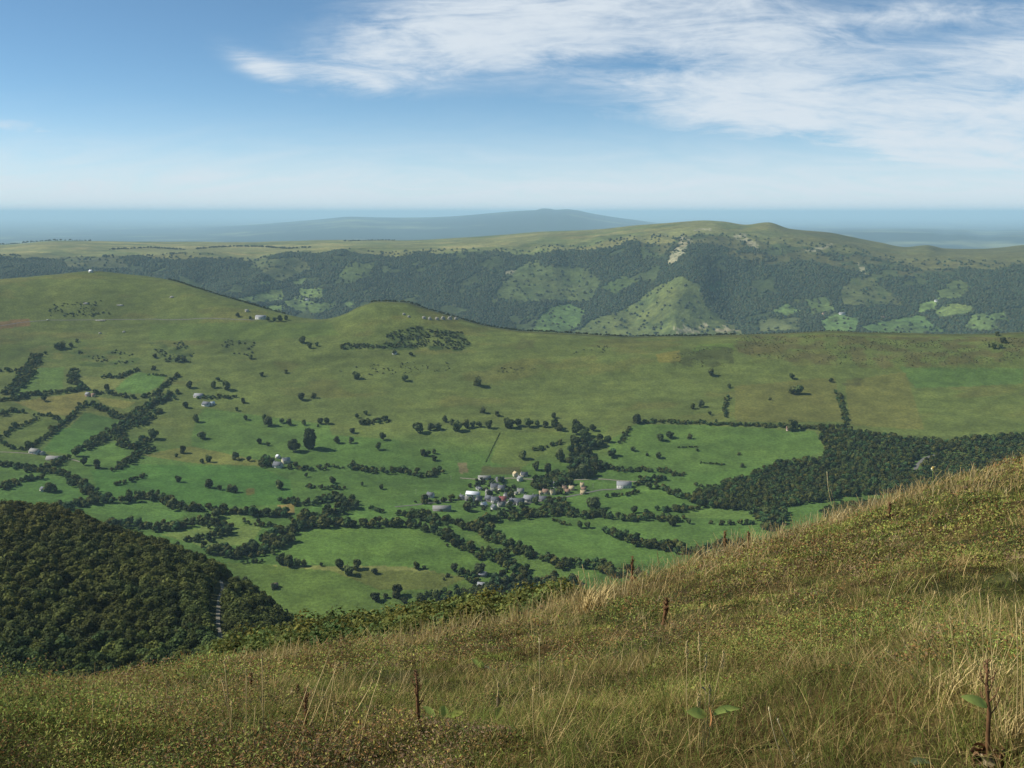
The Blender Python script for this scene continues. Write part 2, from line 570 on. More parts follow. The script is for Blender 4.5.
# streaks that follow the contour of the slope
st = fbm(xs / 160, rr / 14, 85, 3)
c = c * (1 + 0.35 * st[..., None] * sstep(480, 420, vv)[..., None])
br = fbm(xs / 120, ys / 60, 87, 4)
c = mixc(c, C(112, 98, 60), sstep(0.08, 0.2, br) * 0.28 * sstep(440, 400, vv))
POLY = [
    # fields on the valley floor and the lower slopes: polygon, colour
    ([(275, 553), (300, 528), (400, 527), (442, 536), (470, 552), (512, 572), (530, 582), (470, 580), (400, 567), (300, 563)], (92, 120, 60)),
    ([(226, 562), (300, 566), (400, 568), (490, 583), (440, 607), (360, 625), (300, 632), (270, 604), (240, 584)], (92, 114, 58)),
    ([(330, 570), (400, 568), (470, 577), (440, 590), (380, 590)], (104, 112, 62)),
    ([(268, 565), (330, 566), (400, 566), (440, 572), (400, 571), (330, 571)], (128, 132, 82)),
    ([(90, 470), (140, 464), (200, 466), (262, 468), (290, 480), (295, 505), (200, 507), (150, 494), (110, 498), (98, 490)], (76, 112, 56)),
    ([(72, 508), (130, 502), (155, 499), (188, 514), (165, 524), (115, 518)], (96, 130, 70)),
    ([(0, 488), (40, 477), (70, 481), (90, 497), (60, 506), (0, 502)], (86, 120, 64)),
    ([(160, 534), (200, 528), (205, 520), (236, 516), (262, 528), (250, 545), (205, 547)], (110, 128, 72)),
    ([(205, 514), (240, 514), (262, 522), (250, 526), (212, 530)], (104, 126, 68)),
    ([(302, 512), (320, 504), (340, 507), (335, 512)], (92, 126, 66)),
    ([(345, 516), (355, 507), (420, 503), (480, 514), (430, 518), (360, 519)], (92, 124, 64)),
    ([(505, 530), (545, 519), (600, 528), (700, 550), (650, 566), (560, 560), (520, 548)], (90, 120, 62)),
    ([(590, 520), (700, 522), (765, 526), (765, 540), (700, 545), (640, 540), (615, 531)], (92, 122, 64)),
    ([(675, 518), (700, 508), (720, 505), (750, 512), (755, 520)], (98, 124, 66)),
    ([(463, 534), (490, 536), (520, 552), (590, 570), (600, 578), (540, 578), (500, 560)], (96, 122, 64)),
    ([(555, 500), (600, 492), (640, 490), (660, 488), (690, 500), (660, 510), (640, 516), (570, 514)], (88, 118, 60)),
    ([(610, 440), (635, 424), (700, 425), (815, 431), (826, 451), (790, 461), (700, 474), (608, 466)], (88, 114, 60)),
    ([(60, 429), (100, 423), (109, 431), (82, 455), (42, 451)], (84, 118, 60)),
    ([(5, 437), (40, 417), (58, 421), (40, 443), (25, 448)], (96, 112, 60)),
    ([(10, 391), (40, 369), (66, 367), (62, 388), (20, 398)], (94, 118, 64)),
    ([(115, 386), (137, 372), (166, 376), (160, 386), (146, 394), (118, 393)], (96, 126, 68)),
    ([(78, 376), (127, 378), (115, 390), (90, 390)], (116, 122, 72)),
    ([(15, 402), (86, 391), (86, 400), (70, 416), (40, 413)], (122, 118, 70)),
    ([(94, 396), (135, 402), (125, 409), (104, 405)], (124, 124, 72)),
    ([(84, 450), (120, 441), (130, 453), (114, 468), (78, 462)], (90, 120, 62)),
    ([(84, 412), (128, 422), (110, 432), (70, 428)], (74, 100, 54)),
    ([(0, 420), (30, 412), (33, 420), (0, 436)], (108, 114, 64)),
    ([(205, 408), (330, 425), (335, 462), (225, 455), (190, 447), (195, 420)], (88, 114, 60)),
    ([(295, 454), (320, 434), (400, 440), (400, 460), (350, 465), (300, 466)], (86, 114, 58)),
    ([(140, 455), (190, 446), (262, 461), (262, 466), (200, 464)], (110, 114, 64)),
    ([(278, 505), (294, 503), (295, 514), (280, 514)], (140, 124, 78)),
    ([(500, 432), (556, 432), (610, 425), (600, 440), (545, 452), (520, 470), (490, 462)], (98, 114, 62)),
    ([(0, 345), (90, 340), (90, 358), (0, 368)], (84, 98, 52)),
    ([(150, 324), (330, 322), (340, 335), (250, 342), (150, 340)], (92, 108, 58)),
    ([(700, 344), (735, 344), (735, 350), (690, 352)], (96, 116, 56)),
    ([(656, 354), (680, 350), (682, 362), (658, 362)], (120, 116, 60)),
    ([(900, 367), (1024, 369), (1024, 384), (915, 388)], (88, 112, 62)),
    ([(735, 386), (835, 378), (845, 422), (735, 422)], (106, 108, 62)),
    ([(845, 380), (905, 372), (925, 430), (850, 425)], (106, 108, 62)),
    # bracken, heather and bare earth
    ([(676, 352), (700, 346), (734, 348), (735, 366), (700, 368), (670, 364)], (78, 84, 52)),
    ([(735, 336), (1024, 337), (1024, 362), (900, 368), (830, 366), (760, 358), (738, 352)], (94, 90, 58)),
    ([(385, 333), (420, 326), (462, 332), (470, 345), (460, 350), (400, 348)], (64, 78, 46)),
    ([(342, 343), (400, 343), (462, 347), (460, 351), (345, 349)], (58, 76, 44)),
    ([(520, 337), (536, 336), (534, 350), (516, 350)], (88, 92, 56)),
    ([(150, 343), (182, 341), (195, 352), (190, 364), (165, 362)], (64, 80, 46)),
    ([(70, 352), (110, 348), (150, 362), (110, 368), (80, 366)], (74, 92, 52)),
    ([(225, 340), (255, 340), (250, 360), (222, 354)], (80, 92, 52)),
    ([(840, 378), (862, 378), (860, 385), (842, 385)], (82, 84, 56)),
    ([(482, 466), (520, 468), (525, 474), (480, 475)], (92, 96, 62)),
    ([(458, 463), (466, 462), (468, 472), (460, 474)], (120, 112, 88)),
    ([(0, 321), (30, 319), (30, 326), (0, 330)], (118, 96, 70)),
    ([(245, 489), (254, 488), (255, 494), (247, 495)], (104, 100, 58)),
]
wu, wv = uu + warp, vv + warp * 0.5
for poly, colr in POLY:
    msk = in_poly(wu, wv, poly)
    if msk.any():
        cc = C(*colr)
        if sum(colr) < 250 and colr[1] < 100:
            wgt = sstep(-0.16, 0.08, fbm(xs[msk] / 26, ys[msk] / 26, 93, 4))[:, None] * 0.85
            c[msk] = c[msk] * (1 - wgt) + cc * wgt
            continue
        c[msk] = cc * (1 + 0.16 * fbm(xs[msk] / 30, ys[msk] / 30, 91, 3))[..., None]
c *= (1 + 0.18 * fbm(xs / 90, ys / 90, 95, 4))[..., None]
# dark heathery back edge right on the crest
CG[:, j] = c
cr = np.abs(np.log(RR[:, j] / crest[0][:, None]))
CG[:, j] = mixc(CG[:, j], C(70, 68, 42), (1 - sstep(0.0, 0.012, cr)) * sstep(200, 420, uu) * 0.7)
back = (RR[:, j] > crest[0][:, None] * 1.004)
CG[:, j][back] = C(60, 68, 40)

# far ridge: wooded face, open moor on top
WOOD_OPEN = [
    ([(560, 336), (585, 324), (615, 312), (640, 300), (655, 287), (680, 275), (698, 284), (704, 300), (722, 318), (748, 336)], (100, 110, 66)),
    ([(535, 322), (550, 308), (570, 304), (586, 310), (580, 326), (560, 333), (535, 333)], (94, 118, 72)),
    ([(490, 296), (510, 276), (524, 262), (536, 258), (545, 266), (560, 265), (585, 267), (602, 280), (590, 302), (560, 300), (520, 300)], (90, 102, 66)),
    ([(243, 298), (270, 290), (275, 296), (255, 303)], (110, 130, 80)),
    ([(300, 289), (325, 288), (322, 298), (302, 297)], (116, 136, 84)),
    ([(255, 284), (270, 279), (273, 286)], (106, 124, 76)),
    ([(288, 283), (305, 278), (305, 286)], (106, 124, 76)),
    ([(252, 292), (283, 289), (286, 298), (262, 303)], (108, 126, 78)),
    ([(258, 306), (285, 304), (283, 314), (266, 313)], (104, 124, 74)),
    ([(226, 300), (243, 297), (250, 305), (236, 310)], (100, 118, 74)),
    ([(308, 308), (322, 300), (332, 307), (314, 315)], (108, 128, 78)),
    ([(170, 285), (192, 280), (200, 285), (182, 290)], (92, 108, 68)),
    ([(282, 300), (300, 296), (316, 302), (305, 312), (290, 309)], (106, 126, 78)),
    ([(320, 303), (336, 301), (334, 306)], (104, 124, 78)),
    ([(345, 304), (356, 300), (352, 310)], (104, 124, 78)),
    ([(336, 275), (350, 263), (376, 261), (372, 276), (348, 284)], (88, 102, 64)),
    ([(840, 292), (850, 277), (870, 277), (893, 292), (905, 304), (870, 306), (842, 303)], (92, 98, 64)),
    ([(860, 326), (900, 318), (922, 315), (946, 332), (880, 336)], (94, 120, 74)),
    ([(918, 303), (938, 297), (936, 309), (920, 313)], (110, 132, 82)),
    ([(933, 311), (948, 302), (974, 305), (970, 313), (940, 316)], (112, 128, 80)),
    ([(963, 328), (973, 314), (985, 312), (1002, 330)], (110, 130, 82)),
    ([(820, 320), (840, 314), (860, 320), (857, 331), (826, 333)], (94, 120, 76)),
    ([(772, 310), (788, 303), (802, 311), (786, 316)], (100, 122, 76)),
    ([(760, 320), (800, 316), (800, 330), (760, 332)], (104, 112, 78)),
    ([(704, 288), (722, 280), (726, 288), (712, 292)], (90, 112, 68)),
    ([(936, 290), (960, 279), (975, 288), (960, 298), (940, 298)], (96, 110, 70)),
    ([(984, 316), (1004, 312), (1010, 320), (992, 320)], (100, 122, 76)),
    ([(246, 258), (300, 257), (312, 268), (280, 282), (256, 268)], (92, 98, 68)),
    ([(60, 257), (120, 256), (130, 268), (70, 268)], (88, 92, 66)),
    ([(560, 272), (580, 268), (584, 282), (566, 286)], (96, 112, 68)),
    ([(478, 262), (500, 255), (505, 262), (488, 272)], (78, 88, 60)),
    ([(600, 286), (622, 276), (640, 280), (616, 294)], (86, 104, 64)),
    ([(806, 300), (826, 296), (836, 310), (812, 314)], (84, 100, 62)),
]
ROCK = [
    [(667, 263), (671, 253), (683, 239), (693, 239), (685, 252), (675, 263)],
    [(678, 244), (681, 236), (685, 237), (683, 245)],
    [(733, 236), (745, 233), (749, 240), (758, 243), (758, 248), (749, 247), (746, 241), (735, 239)],
    [(803, 251), (818, 247), (832, 243), (834, 245), (815, 252)],
    [(674, 326), (690, 323), (722, 325), (740, 329), (742, 333), (674, 333)],
    [(505, 271), (516, 269), (518, 273), (506, 275)],
    [(694, 229), (712, 228), (712, 231), (694, 231)],
    [(858, 262), (866, 268), (870, 276), (860, 272)],
]
j = (RG >= 4400) & (RG < 12000)
xs, ys, uu, vv, rr = XG[:, j], YG[:, j], UG[:, j], VG[:, j], RR[:, j]
warp = 5.0 * fbm(xs / 150, ys / 150, 101, 3)
wu, wv = uu + warp * 1.3, vv + warp * 0.6
top = np.exp(LD[:, 19])[:, None]
wedge = top * (0.985 + 0.06 * fbm(xs / 300, ys / 300, 103, 3))
moor = C(124, 124, 82)
c = np.broadcast_to(moor, xs.shape + (3,)).copy()
c = mixc(c, C(150, 142, 98), sstep(0.02, 0.14, fbm(xs / 500, ys / 260, 105, 3)) * sstep(700, 560, uu) * 0.8)
c = mixc(c, C(96, 108, 66), sstep(0.02, 0.16, fbm(xs / 240, ys / 180, 107, 3)) * 0.8)
c = mixc(c, C(92, 92, 60), sstep(690, 820, uu) * 0.65)
woodmask = rr < wedge
c[woodmask] = C(70, 82, 54)
open_any = np.zeros(xs.shape, bool)
for poly, colr in WOOD_OPEN:
    msk = in_poly(wu, wv, poly) & (rr < top * 1.03)
    open_any |= msk
    c[msk] = C(*colr)
# scrubby, rocky top of the escarpment below the summit
scrub = (uu > 640) & (uu < 960) & (rr > wedge * 0.955) & (rr < wedge * 1.0)
c[scrub & (fbm(xs / 120, ys / 120, 111, 3) > -0.06)] = C(88, 88, 58)
spk = fbm(xs / 60, ys / 60, 113, 4)
c = mixc(c, C(70, 84, 52), sstep(0.05, 0.15, spk) * open_any * 0.7)
rock_any = np.zeros(xs.shape, bool)
for poly in ROCK:
    msk = in_poly(uu + warp * 0.35, vv + warp * 0.2, poly) & (rr < top * 1.12)
    rk = msk & (fbm(xs / 26, ys / 26, 115, 3) > (-0.13 if np.mean([q[1] for q in poly]) < 300 else 0.03))
    c[rk] = C(150, 144, 130)
    rock_any |= msk
CG[:, j] = c
WOODF = np.zeros(ZG.shape, bool)
WOODF[:, j] = woodmask & ~open_any & ~rock_any & ~(scrub & (fbm(xs / 70, ys / 70, 117, 3) > -0.1))
far_plateau_lines = []

# lowland and the far mountain
j = RG >= 12000
xs, ys = XG[:, j], YG[:, j]
n = fbm(xs / 1500, ys / 1500, 121, 4)
CG[:, j] = mixc(C(24, 40, 34), C(112, 116, 88), sstep(0.04, 0.22, n))


def sheet(name, r0, r1, mat, lab=None):
    j0 = int(np.searchsorted(RG, r0))
    j1 = min(int(np.searchsorted(RG, r1)) + 1, NR)
    v = np.stack([XG[:, j0:j1], YG[:, j0:j1], ZG[:, j0:j1]], -1)
    n = j1 - j0
    a, b = np.meshgrid(np.arange(NA - 1), np.arange(n - 1), indexing='ij')
    i0 = (a * n + b).ravel()
    f = np.stack([i0, i0 + n, i0 + n + 1, i0 + 1], 1)[:, ::-1]
    o = mesh_obj(name, v, f, mat, tint=CG[:, j0:j1].reshape(-1, 3), smooth=True)
    tag(o, kind='structure')
    return o


sheet('hillside', 0.3, 160, M_NEAR)
sheet('valley', 160, 3400, M_VAL)
sheet('far_hills', 3400, 11800, M_RIDGE)
sheet('far_plain', 11800, 2e5, M_PLAIN)


# ------------------------------------------------------------------ foliage templates
def crown_template(seed, n=170, lobes=7, card=0.15, wide=0.46, low=0.12, cone=False):
    g = np.random.default_rng(seed)
    if cone:
        t = g.random(n) ** 0.8
        rad = wide * (1 - t) * (0.75 + 0.35 * g.random(n)) + 0.02
        th = g.random(n) * 2 * np.pi
        p = np.stack([rad * np.cos(th), rad * np.sin(th), low + (1 - low) * t], 1)
        nd = np.stack([np.cos(th), np.sin(th), np.full(n, 0.6)], 1)
    else:
        lc = g.normal(size=(lobes, 3)); lc /= np.linalg.norm(lc, axis=1)[:, None]
        lc *= (0.35 + 0.65 * g.random(lobes))[:, None]
        lc = lc * np.array([wide * 0.72, wide * 0.72, 0.3]) + np.array([0, 0, 0.55])
        lc[:, :2] *= np.clip(1.6 - 1.15 * lc[:, 2], 0.25, 1.1)[:, None]
        lr_ = 0.11 + 0.19 * g.random(lobes)
        lc[0] = (0, 0, 0.6); lr_[0] = 0.27
        k = g.choice(lobes, n, p=lr_ ** 2 / (lr_ ** 2).sum())
        d = g.normal(size=(n, 3)); d /= np.linalg.norm(d, axis=1)[:, None]
        rad = lr_[k] * (0.72 + 0.32 * g.random(n))
        p = lc[k] + d * rad[:, None] * np.array([1, 1, 0.95])
        p[:, 2] = np.maximum(p[:, 2], low * (0.6 + 0.8 * g.random(n)))
        nd = d + 0.35 * (p - np.array([0, 0, 0.5]))
    nd = nd + g.normal(size=(n, 3)) * 0.45 + np.array([0, 0, 0.25])
    nd /= np.linalg.norm(nd, axis=1)[:, None]
    t1 = np.cross(nd, g.normal(size=(n, 3))); t1 /= np.linalg.norm(t1, axis=1)[:, None]
    t2 = np.cross(nd, t1)
    s = card * (0.6 + 0.7 * g.random(n))[:, None]
    a = s * (0.8 + 0.5 * g.random((n, 1)))
    v = np.stack([p - t1 * a - t2 * s * .5, p + t1 * a * .6 - t2 * s * .8, p + t1 * a + t2 * s * .6, p - t1 * a * .5 + t2 * s], 1)
    br = 0.78 + 0.44 * g.random(n)
    return v, br


def grow(name, pts, heights, temps, mat, colf, widths=None, parent=None):
    """many crowns of one wood or hedge as ONE mesh; colf(i) -> rgb per plant"""
    V, T = [], []
    for i, p in enumerate(pts):
        v, br = temps[i % len(temps)] if not callable(temps) else temps(i)
        th = rng.random() * 6.283
        c_, s_ = math.cos(th), math.sin(th)
        h = heights[i]
        w = h if widths is None else widths[i]
        x = (v[..., 0] * c_ - v[..., 1] * s_) * w + p[0]
        y = (v[..., 0] * s_ + v[..., 1] * c_) * w + p[1]
        z = v[..., 2] * h + p[2]
        V.append(np.stack([x, y, z], -1))
        T.append(np.repeat((br[:, None] * colf[i][None]), 4, 0))
    V = np.concatenate(V)
    T = np.concatenate(T)
    f = np.arange(len(V) * 4).reshape(-1, 4)
    return mesh_obj(name, V.reshape(-1, 3), f, mat, tint=T, parent=parent)


T_HEDGE = [crown_template(100 + i, 190, 8, 0.125, 0.5, 0.03) for i in range(8)]
T_BUSH = [crown_template(140 + i, 110, 6, 0.16, 0.62, 0.02) for i in range(6)]
T_WOODL = [crown_template(160 + i, 150, 7, 0.14, 0.46, 0.15) for i in range(8)]
T_NEARW = [crown_template(200 + i, 640, 10, 0.054, 0.5, 0.12) for i in range(8)]
T_CONE = [crown_template(240 + i, 260, 1, 0.11, 0.24, 0.08, cone=True) for i in range(3)]

HEDGE_C = np.array([0.078, 0.102, 0.028])


def leafcol(n, base, spread=0.25, hue=0.15):
    b = np.asarray(base)[None] * (1 + spread * (rng.random((n, 1)) * 2 - 1))
    h = (rng.random((n, 1)) * 2 - 1) * hue
    return b * np.concatenate([1 + h, np.ones((n, 1)), 1 - h * 0.6], 1)


# ------------------------------------------------------------------ hedgerows
def poly_world(pts, dmin=900.0, dmax=1e9):
    return [hit(u, v, dmin, dmax) for u, v in pts]


def resample(pw, step):
    out = []
    for a, b in zip(pw[:-1], pw[1:]):
        d = b - a
        L = np.hypot(d[0], d[1])
        k = max(1, int(L / step))
        for i in range(k):
            out.append(a + d * (i / k))
    out.append(pw[-1])
    return np.array(out)


def hedge(pts, h, rows, label, group='hedgerows between the fields', name='hedgerow', step=None, cat='hedgerow', gap=0.0, dmin=900.0, base=HEDGE_C):
    pw = resample(poly_world(pts, dmin), step or h * 0.4)
    P, HH = [], []
    for rr_ in range(rows):
        for p in pw:
            if rng.random() < gap:
                continue
            off = (rng.random(2) - 0.5) * h * (0.5 + 0.75 * rows)
            q = p[:2] + off
            P.append((q[0], q[1], float(ground_z(q[0], q[1])) - 0.2))
            HH.append(h * (0.45 + 0.5 * rng.random() + 0.4 * rng.random() ** 3))
    if not P:
        return
    o = grow(name, P, HH, lambda i: T_HEDGE[rng.integers(len(T_HEDGE))], M_WOOD, leafcol(len(P), base, 0.5, 0.35))
    tag(o, label, cat, group)
    return o


HEDGES = [
    # (polyline on the photograph, height m, rows of growth, what and where)
    ([(39, 355), (29, 370), (20, 384), (8, 395)], 9, 3, 'thick dark tree belt running steeply down the far left slope'),
    ([(0, 371), (18, 371), (27, 373)], 8, 1, 'short dark hedge meeting the steep tree belt at far left'),
    ([(0, 401), (14, 400), (29, 396), (45, 394), (64, 393), (78, 390), (88, 390)], 8, 2, 'long thick hedge leading right to the small pink-walled house'),
    ([(72, 372), (74, 383), (82, 390)], 9, 2, 'clumpy belt of trees dropping to the pink-walled house'),
    ([(92, 394), (107, 393), (121, 396), (137, 399), (150, 396), (162, 389), (170, 382), (178, 376)], 8, 1, 'curving hedge that frames the bright green field right of the pink house'),
    ([(103, 378), (121, 377), (135, 371)], 7, 2, 'short bushy hedge along the top of the small yellow field'),
    ([(148, 375), (166, 376)], 5, 1, 'sparse low hedge on top of the bright green upper field'),
    ([(174, 395), (162, 400), (148, 407), (135, 417), (121, 427), (106, 437), (92, 446), (82, 450)], 9, 3, 'thickest diagonal belt of trees on the left valley slope'),
    ([(160, 411), (150, 417), (137, 427)], 9, 2, 'short belt of trees close under the thickest diagonal belt'),
    ([(152, 450), (141, 453), (129, 462), (115, 470)], 8, 2, 'short diagonal hedge ending at the long green meadow'),
    ([(148, 440), (137, 448), (125, 448), (121, 436)], 9, 2, 'ragged clump of trees filling a hollow above the long green meadow'),
    ([(86, 404), (76, 413), (66, 421), (57, 429), (45, 438), (29, 449)], 8, 1, 'diagonal hedge between two green fields above the white roadside farm'),
    ([(37, 416), (47, 415), (61, 422)], 8, 1, 'curved hedge capping the yellow green field at left'),
    ([(0, 439), (14, 429), (27, 424), (37, 419)], 6, 1, 'thin straight hedge along the far left yellow green field'),
    ([(0, 416), (12, 410), (23, 413)], 8, 1, 'short hedge beside the brownish field at the left border'),
    ([(94, 406), (105, 410), (117, 418), (129, 416)], 8, 2, 'uneven row of trees under the small straw-coloured field'),
    ([(0, 442), (12, 449), (30, 450)], 6, 1, 'low hedge leading to the white roadside farm'),
    ([(0, 466), (20, 468), (31, 472), (43, 468), (59, 464), (68, 460)], 8, 2, 'wavy thick hedge below the white roadside farm'),
    ([(41, 473), (59, 473), (72, 478), (82, 487), (92, 494), (96, 501)], 8, 2, 'hedge curving round the meadow with the small white shed'),
    ([(0, 489), (20, 483), (37, 479)], 8, 2, 'hedge behind the meadow with the small white shed'),
    ([(66, 508), (82, 504), (98, 501), (111, 501), (127, 500), (141, 497), (154, 497), (166, 503), (180, 509), (200, 510), (214, 512), (239, 513), (258, 515), (278, 516), (292, 515)], 9, 2, 'very long dark hedge along the lower edge of the long green meadow'),
    ([(115, 486), (129, 482), (145, 476)], 6, 1, 'low straight hedge crossing the long green meadow'),
    ([(115, 523), (133, 527), (149, 530), (168, 530), (186, 525), (200, 524), (212, 516)], 9, 2, 'dark hedge under the bright humped meadow beside the wooded hill'),
    ([(187, 543), (200, 540), (212, 539), (222, 534), (229, 530), (220, 528), (210, 526)], 8, 2, 'hook-shaped hedge round the small pasture by the wooded hill'),
    ([(245, 523), (259, 525), (274, 528)], 7, 1, 'short hedge across the pale pasture left of the big field'),
    ([(296, 529), (284, 536), (272, 545), (263, 551), (247, 555), (229, 555), (212, 550)], 10, 3, 'broad belt of trees along the left side of the biggest valley field'),
    ([(282, 502), (296, 502)], 7, 1, 'short dark hedge beside the sandy bank'),
    ([(300, 505), (321, 502), (337, 499), (348, 504), (354, 509)], 9, 2, 'arched belt of trees over the small oval meadow'),
    ([(298, 527), (317, 527), (337, 525), (356, 526), (376, 526), (400, 524), (414, 526)], 10, 2, 'straight dark belt along the top of the biggest valley field'),
    ([(298, 519), (327, 517), (345, 511)], 9, 2, 'belt of trees under the small oval meadow'),
    ([(368, 509), (382, 512)], 6, 1, 'short dark hedge alone in the meadow left of the grey barn'),
    ([(307, 487), (327, 489), (343, 489)], 7, 1, 'low dark hedge in rough pasture below the slate-roofed farm'),
    ([(412, 527), (429, 531), (445, 536), (455, 545), (472, 551), (486, 557), (500, 558), (509, 568), (521, 573)], 9, 2, 'winding belt of trees down the right side of the biggest valley field'),
    ([(412, 517), (431, 521), (455, 525), (474, 529), (486, 534), (498, 543), (513, 549), (533, 557), (552, 563), (572, 567), (589, 566), (605, 571), (625, 573), (638, 574)], 9, 2, 'long winding belt of trees below the village toward the near slope'),
    ([(474, 528), (488, 521), (506, 519), (525, 517), (545, 515), (564, 515), (584, 517), (601, 517), (625, 520), (648, 520), (669, 520), (683, 520)], 9, 2, 'long level belt of trees along the lower edge of the village'),
    ([(400, 517), (412, 516), (440, 521)], 9, 2, 'short belt of trees below the long grey-roofed barn'),
    ([(417, 503), (439, 503), (459, 500)], 7, 1, 'trimmed level hedge left of the village houses'),
    ([(294, 468), (309, 470), (321, 469)], 8, 2, 'thick hedge right of the slate-roofed farm'),
    ([(348, 467), (366, 471), (384, 473), (399, 471), (416, 475), (429, 477), (439, 472)], 8, 2, 'wavy hedge on the slope left above the village'),
    ([(325, 466), (341, 468)], 6, 1, 'gappy low hedge between the farm hedge and the wavy hedge'),
    ([(200, 398), (233, 398)], 6, 2, 'short dark hedge on the bank above the white farm buildings'),
    ([(500, 433), (493, 447), (486, 462)], 1.3, 1, 'thin straight hedge running down the slope above the village'),
    ([(533, 451), (545, 448), (556, 445), (562, 443)], 7, 1, 'rising row of bushes above the village, left of the dark grove'),
    ([(368, 424), (385, 420)], 8, 2, 'dense oval thicket alone on the open slope'),
    ([(635, 422), (643, 423), (659, 422), (678, 423), (709, 424), (737, 425), (756, 426), (788, 427), (815, 428)], 6, 2, 'long straight hedge along the top of the big right-hand field'),
    ([(629, 429), (625, 436), (621, 443)], 6, 1, 'short hedge down the left side of the big right-hand field'),
    ([(727, 398), (725, 406), (725, 418)], 7, 1, 'short upright row of trees above the long straight hedge'),
    ([(838, 394), (842, 408), (844, 415), (846, 425)], 7, 1, 'broken row of trees climbing from the right-hand wood'),
    ([(678, 448), (697, 447)], 3, 1, 'thin broken hedge in the middle of the big right-hand field'),
    ([(701, 463), (725, 465)], 3.5, 1, 'low broken hedge near the bottom of the big right-hand field'),
    ([(600, 467), (625, 471), (641, 471), (659, 471), (682, 476)], 6, 2, 'hedge under the big right-hand field, above the white long house'),
    ([(661, 488), (671, 494), (685, 497), (697, 499)], 8, 2, 'diagonal hedge right of the white long house'),
    ([(607, 497), (624, 496), (636, 493)], 7, 1, 'hedge just below the white long house'),
    ([(638, 486), (646, 480), (662, 481)], 8, 2, 'tall arched hedge beside the white long house'),
    ([(662, 511), (677, 511), (695, 509)], 8, 2, 'short dark hedge in the hollow right of the village fields'),
    ([(695, 486), (716, 487)], 5, 1, 'thin hedge reaching the left end of the right-hand wood'),
    ([(607, 535), (619, 536), (632, 541), (646, 546), (663, 549), (677, 550), (693, 552), (706, 553)], 9, 2, 'curving belt of trees between the two lower right fields'),
    ([(736, 524), (751, 524)], 6, 1, 'short dark hedge in the right field near the wood'),
    ([(712, 549), (736, 546)], 9, 2, 'dark clump of trees just above the near grassy edge'),
    ([(437, 598), (451, 596), (464, 597), (478, 596)], 8, 3, 'dark leafy belt reaching left into the lowest pasture'),
    ([(464, 574), (478, 582)], 7, 2, 'small belt of bushes round the grey-roofed field barn'),
    ([(553, 521), (568, 526)], 4, 1, 'thin low hedge in the field below the village'),
    ([(245, 563), (262, 563)], 5, 1, 'low rounded hedge on the pale bank of the lowest pasture'),
]
for pts, h, rows, lab in HEDGES:
    k = 1.2 if np.mean([q[1] for q in pts]) > 500 else 1.05
    hedge(pts, h * k, rows, lab)

def rim(pts, h, label, dmin, dmax, push, step, base):
    P = np.array([hit(u, v, dmin, dmax) for u, v in pts])
    P[:, :2] += P[:, :2] / np.linalg.norm(P[:, :2], axis=1)[:, None] * push
    P = resample(P, step)
    P[:, :2] += (rng.random((len(P), 2)) - 0.5) * step
    P[:, 2] = ground_z(P[:, 0], P[:, 1]) - 0.2
    HH = h * (0.5 + 0.7 * rng.random(len(P)))
    o = grow('hedgerow', P, HH, lambda i: T_HEDGE[rng.integers(len(T_HEDGE))], M_WOOD, leafcol(len(P), base, 0.3, 0.2), widths=HH * 1.5)
    tag(o, label, 'hedgerow', 'lines of bushes along skylines')


rim([(168, 278), (195, 286), (225, 296), (255, 306), (285, 314)], 5.0, 'dark line of bushes along the rim of the left ridge, dropping to the right', 2000, 3200, 8, 4, (0.05, 0.06, 0.024))
rim([(372, 301), (395, 301), (420, 306), (450, 315), (490, 326), (520, 330), (560, 332), (610, 335), (660, 336), (735, 334)], 5.0, 'long dark line of bushes along the rim of the ridge right of the knoll', 2000, 3200, 8, 4, (0.05, 0.058, 0.024))
rim([(740, 333.5), (790, 332), (830, 330), (900, 332)], 2.5, 'thin dark line of heather along the rim at right', 2000, 3200, 5, 4, (0.06, 0.058, 0.03))
FARB = (0.042, 0.056, 0.03)
rim([(196, 249.5), (230, 247), (260, 247), (290, 249), (310, 248)], 14, 'thin line of dark trees across the plateau, left half', 6600, 8600, 0, 14, FARB)
rim([(110, 250), (150, 248), (185, 250)], 13, 'short line of dark trees on the plateau above the left ridge', 6600, 8600, 0, 14, FARB)
rim([(345, 241.5), (380, 240.5), (395, 240.6)], 12, 'dark trees on the skyline of the plateau left of the blue mountain', 6600, 8700, 0, 14, FARB)
rim([(0, 241.5), (40, 240.5), (90, 240.5)], 13, 'dark trees on the plateau skyline at far left', 6600, 8700, 0, 14, FARB)

# ------------------------------------------------------------------ woods (read as one mass)
def scatter_poly(poly, spacing, dmin=900.0, jitter=0.5):
    """points spread over the piece of ground whose outline the photograph shows"""
    pw = np.array([hit(u, v, dmin)[:2] for u, v in poly])
    lo_, hi_ = pw.min(0), pw.max(0)
    gx, gy = np.meshgrid(np.arange(lo_[0], hi_[0], spacing), np.arange(lo_[1], hi_[1], spacing))
    gx = (gx + (rng.random(gx.shape) - .5) * spacing * jitter * 2).ravel()
    gy = (gy + (rng.random(gy.shape) - .5) * spacing * jitter * 2).ravel()
    ok = in_poly(gx, gy, pw)
    return np.stack([gx[ok], gy[ok], ground_z(gx[ok], gy[ok]) - 0.2], 1)


def wood(name, poly, spacing, h, lab, base=HEDGE_C, dmin=900.0, keep=None, temps=T_WOODL):
    P = scatter_poly(poly, spacing, dmin)
    if keep is not None:
        P = P[keep(P)]
    HH = h * (0.7 + 0.5 * rng.random(len(P)))
    o = grow(name, P, HH, lambda i: temps[rng.integers(len(temps))], M_WOOD, leafcol(len(P), base, 0.5, 0.35))
    tag(o, lab, 'woodland', kind='stuff')
    return o


track = np.array([hit(u, v, 900)[:2] for u, v in [(914, 472), (918, 464), (925, 458), (936, 454.5), (948, 453.5), (958, 455)]])


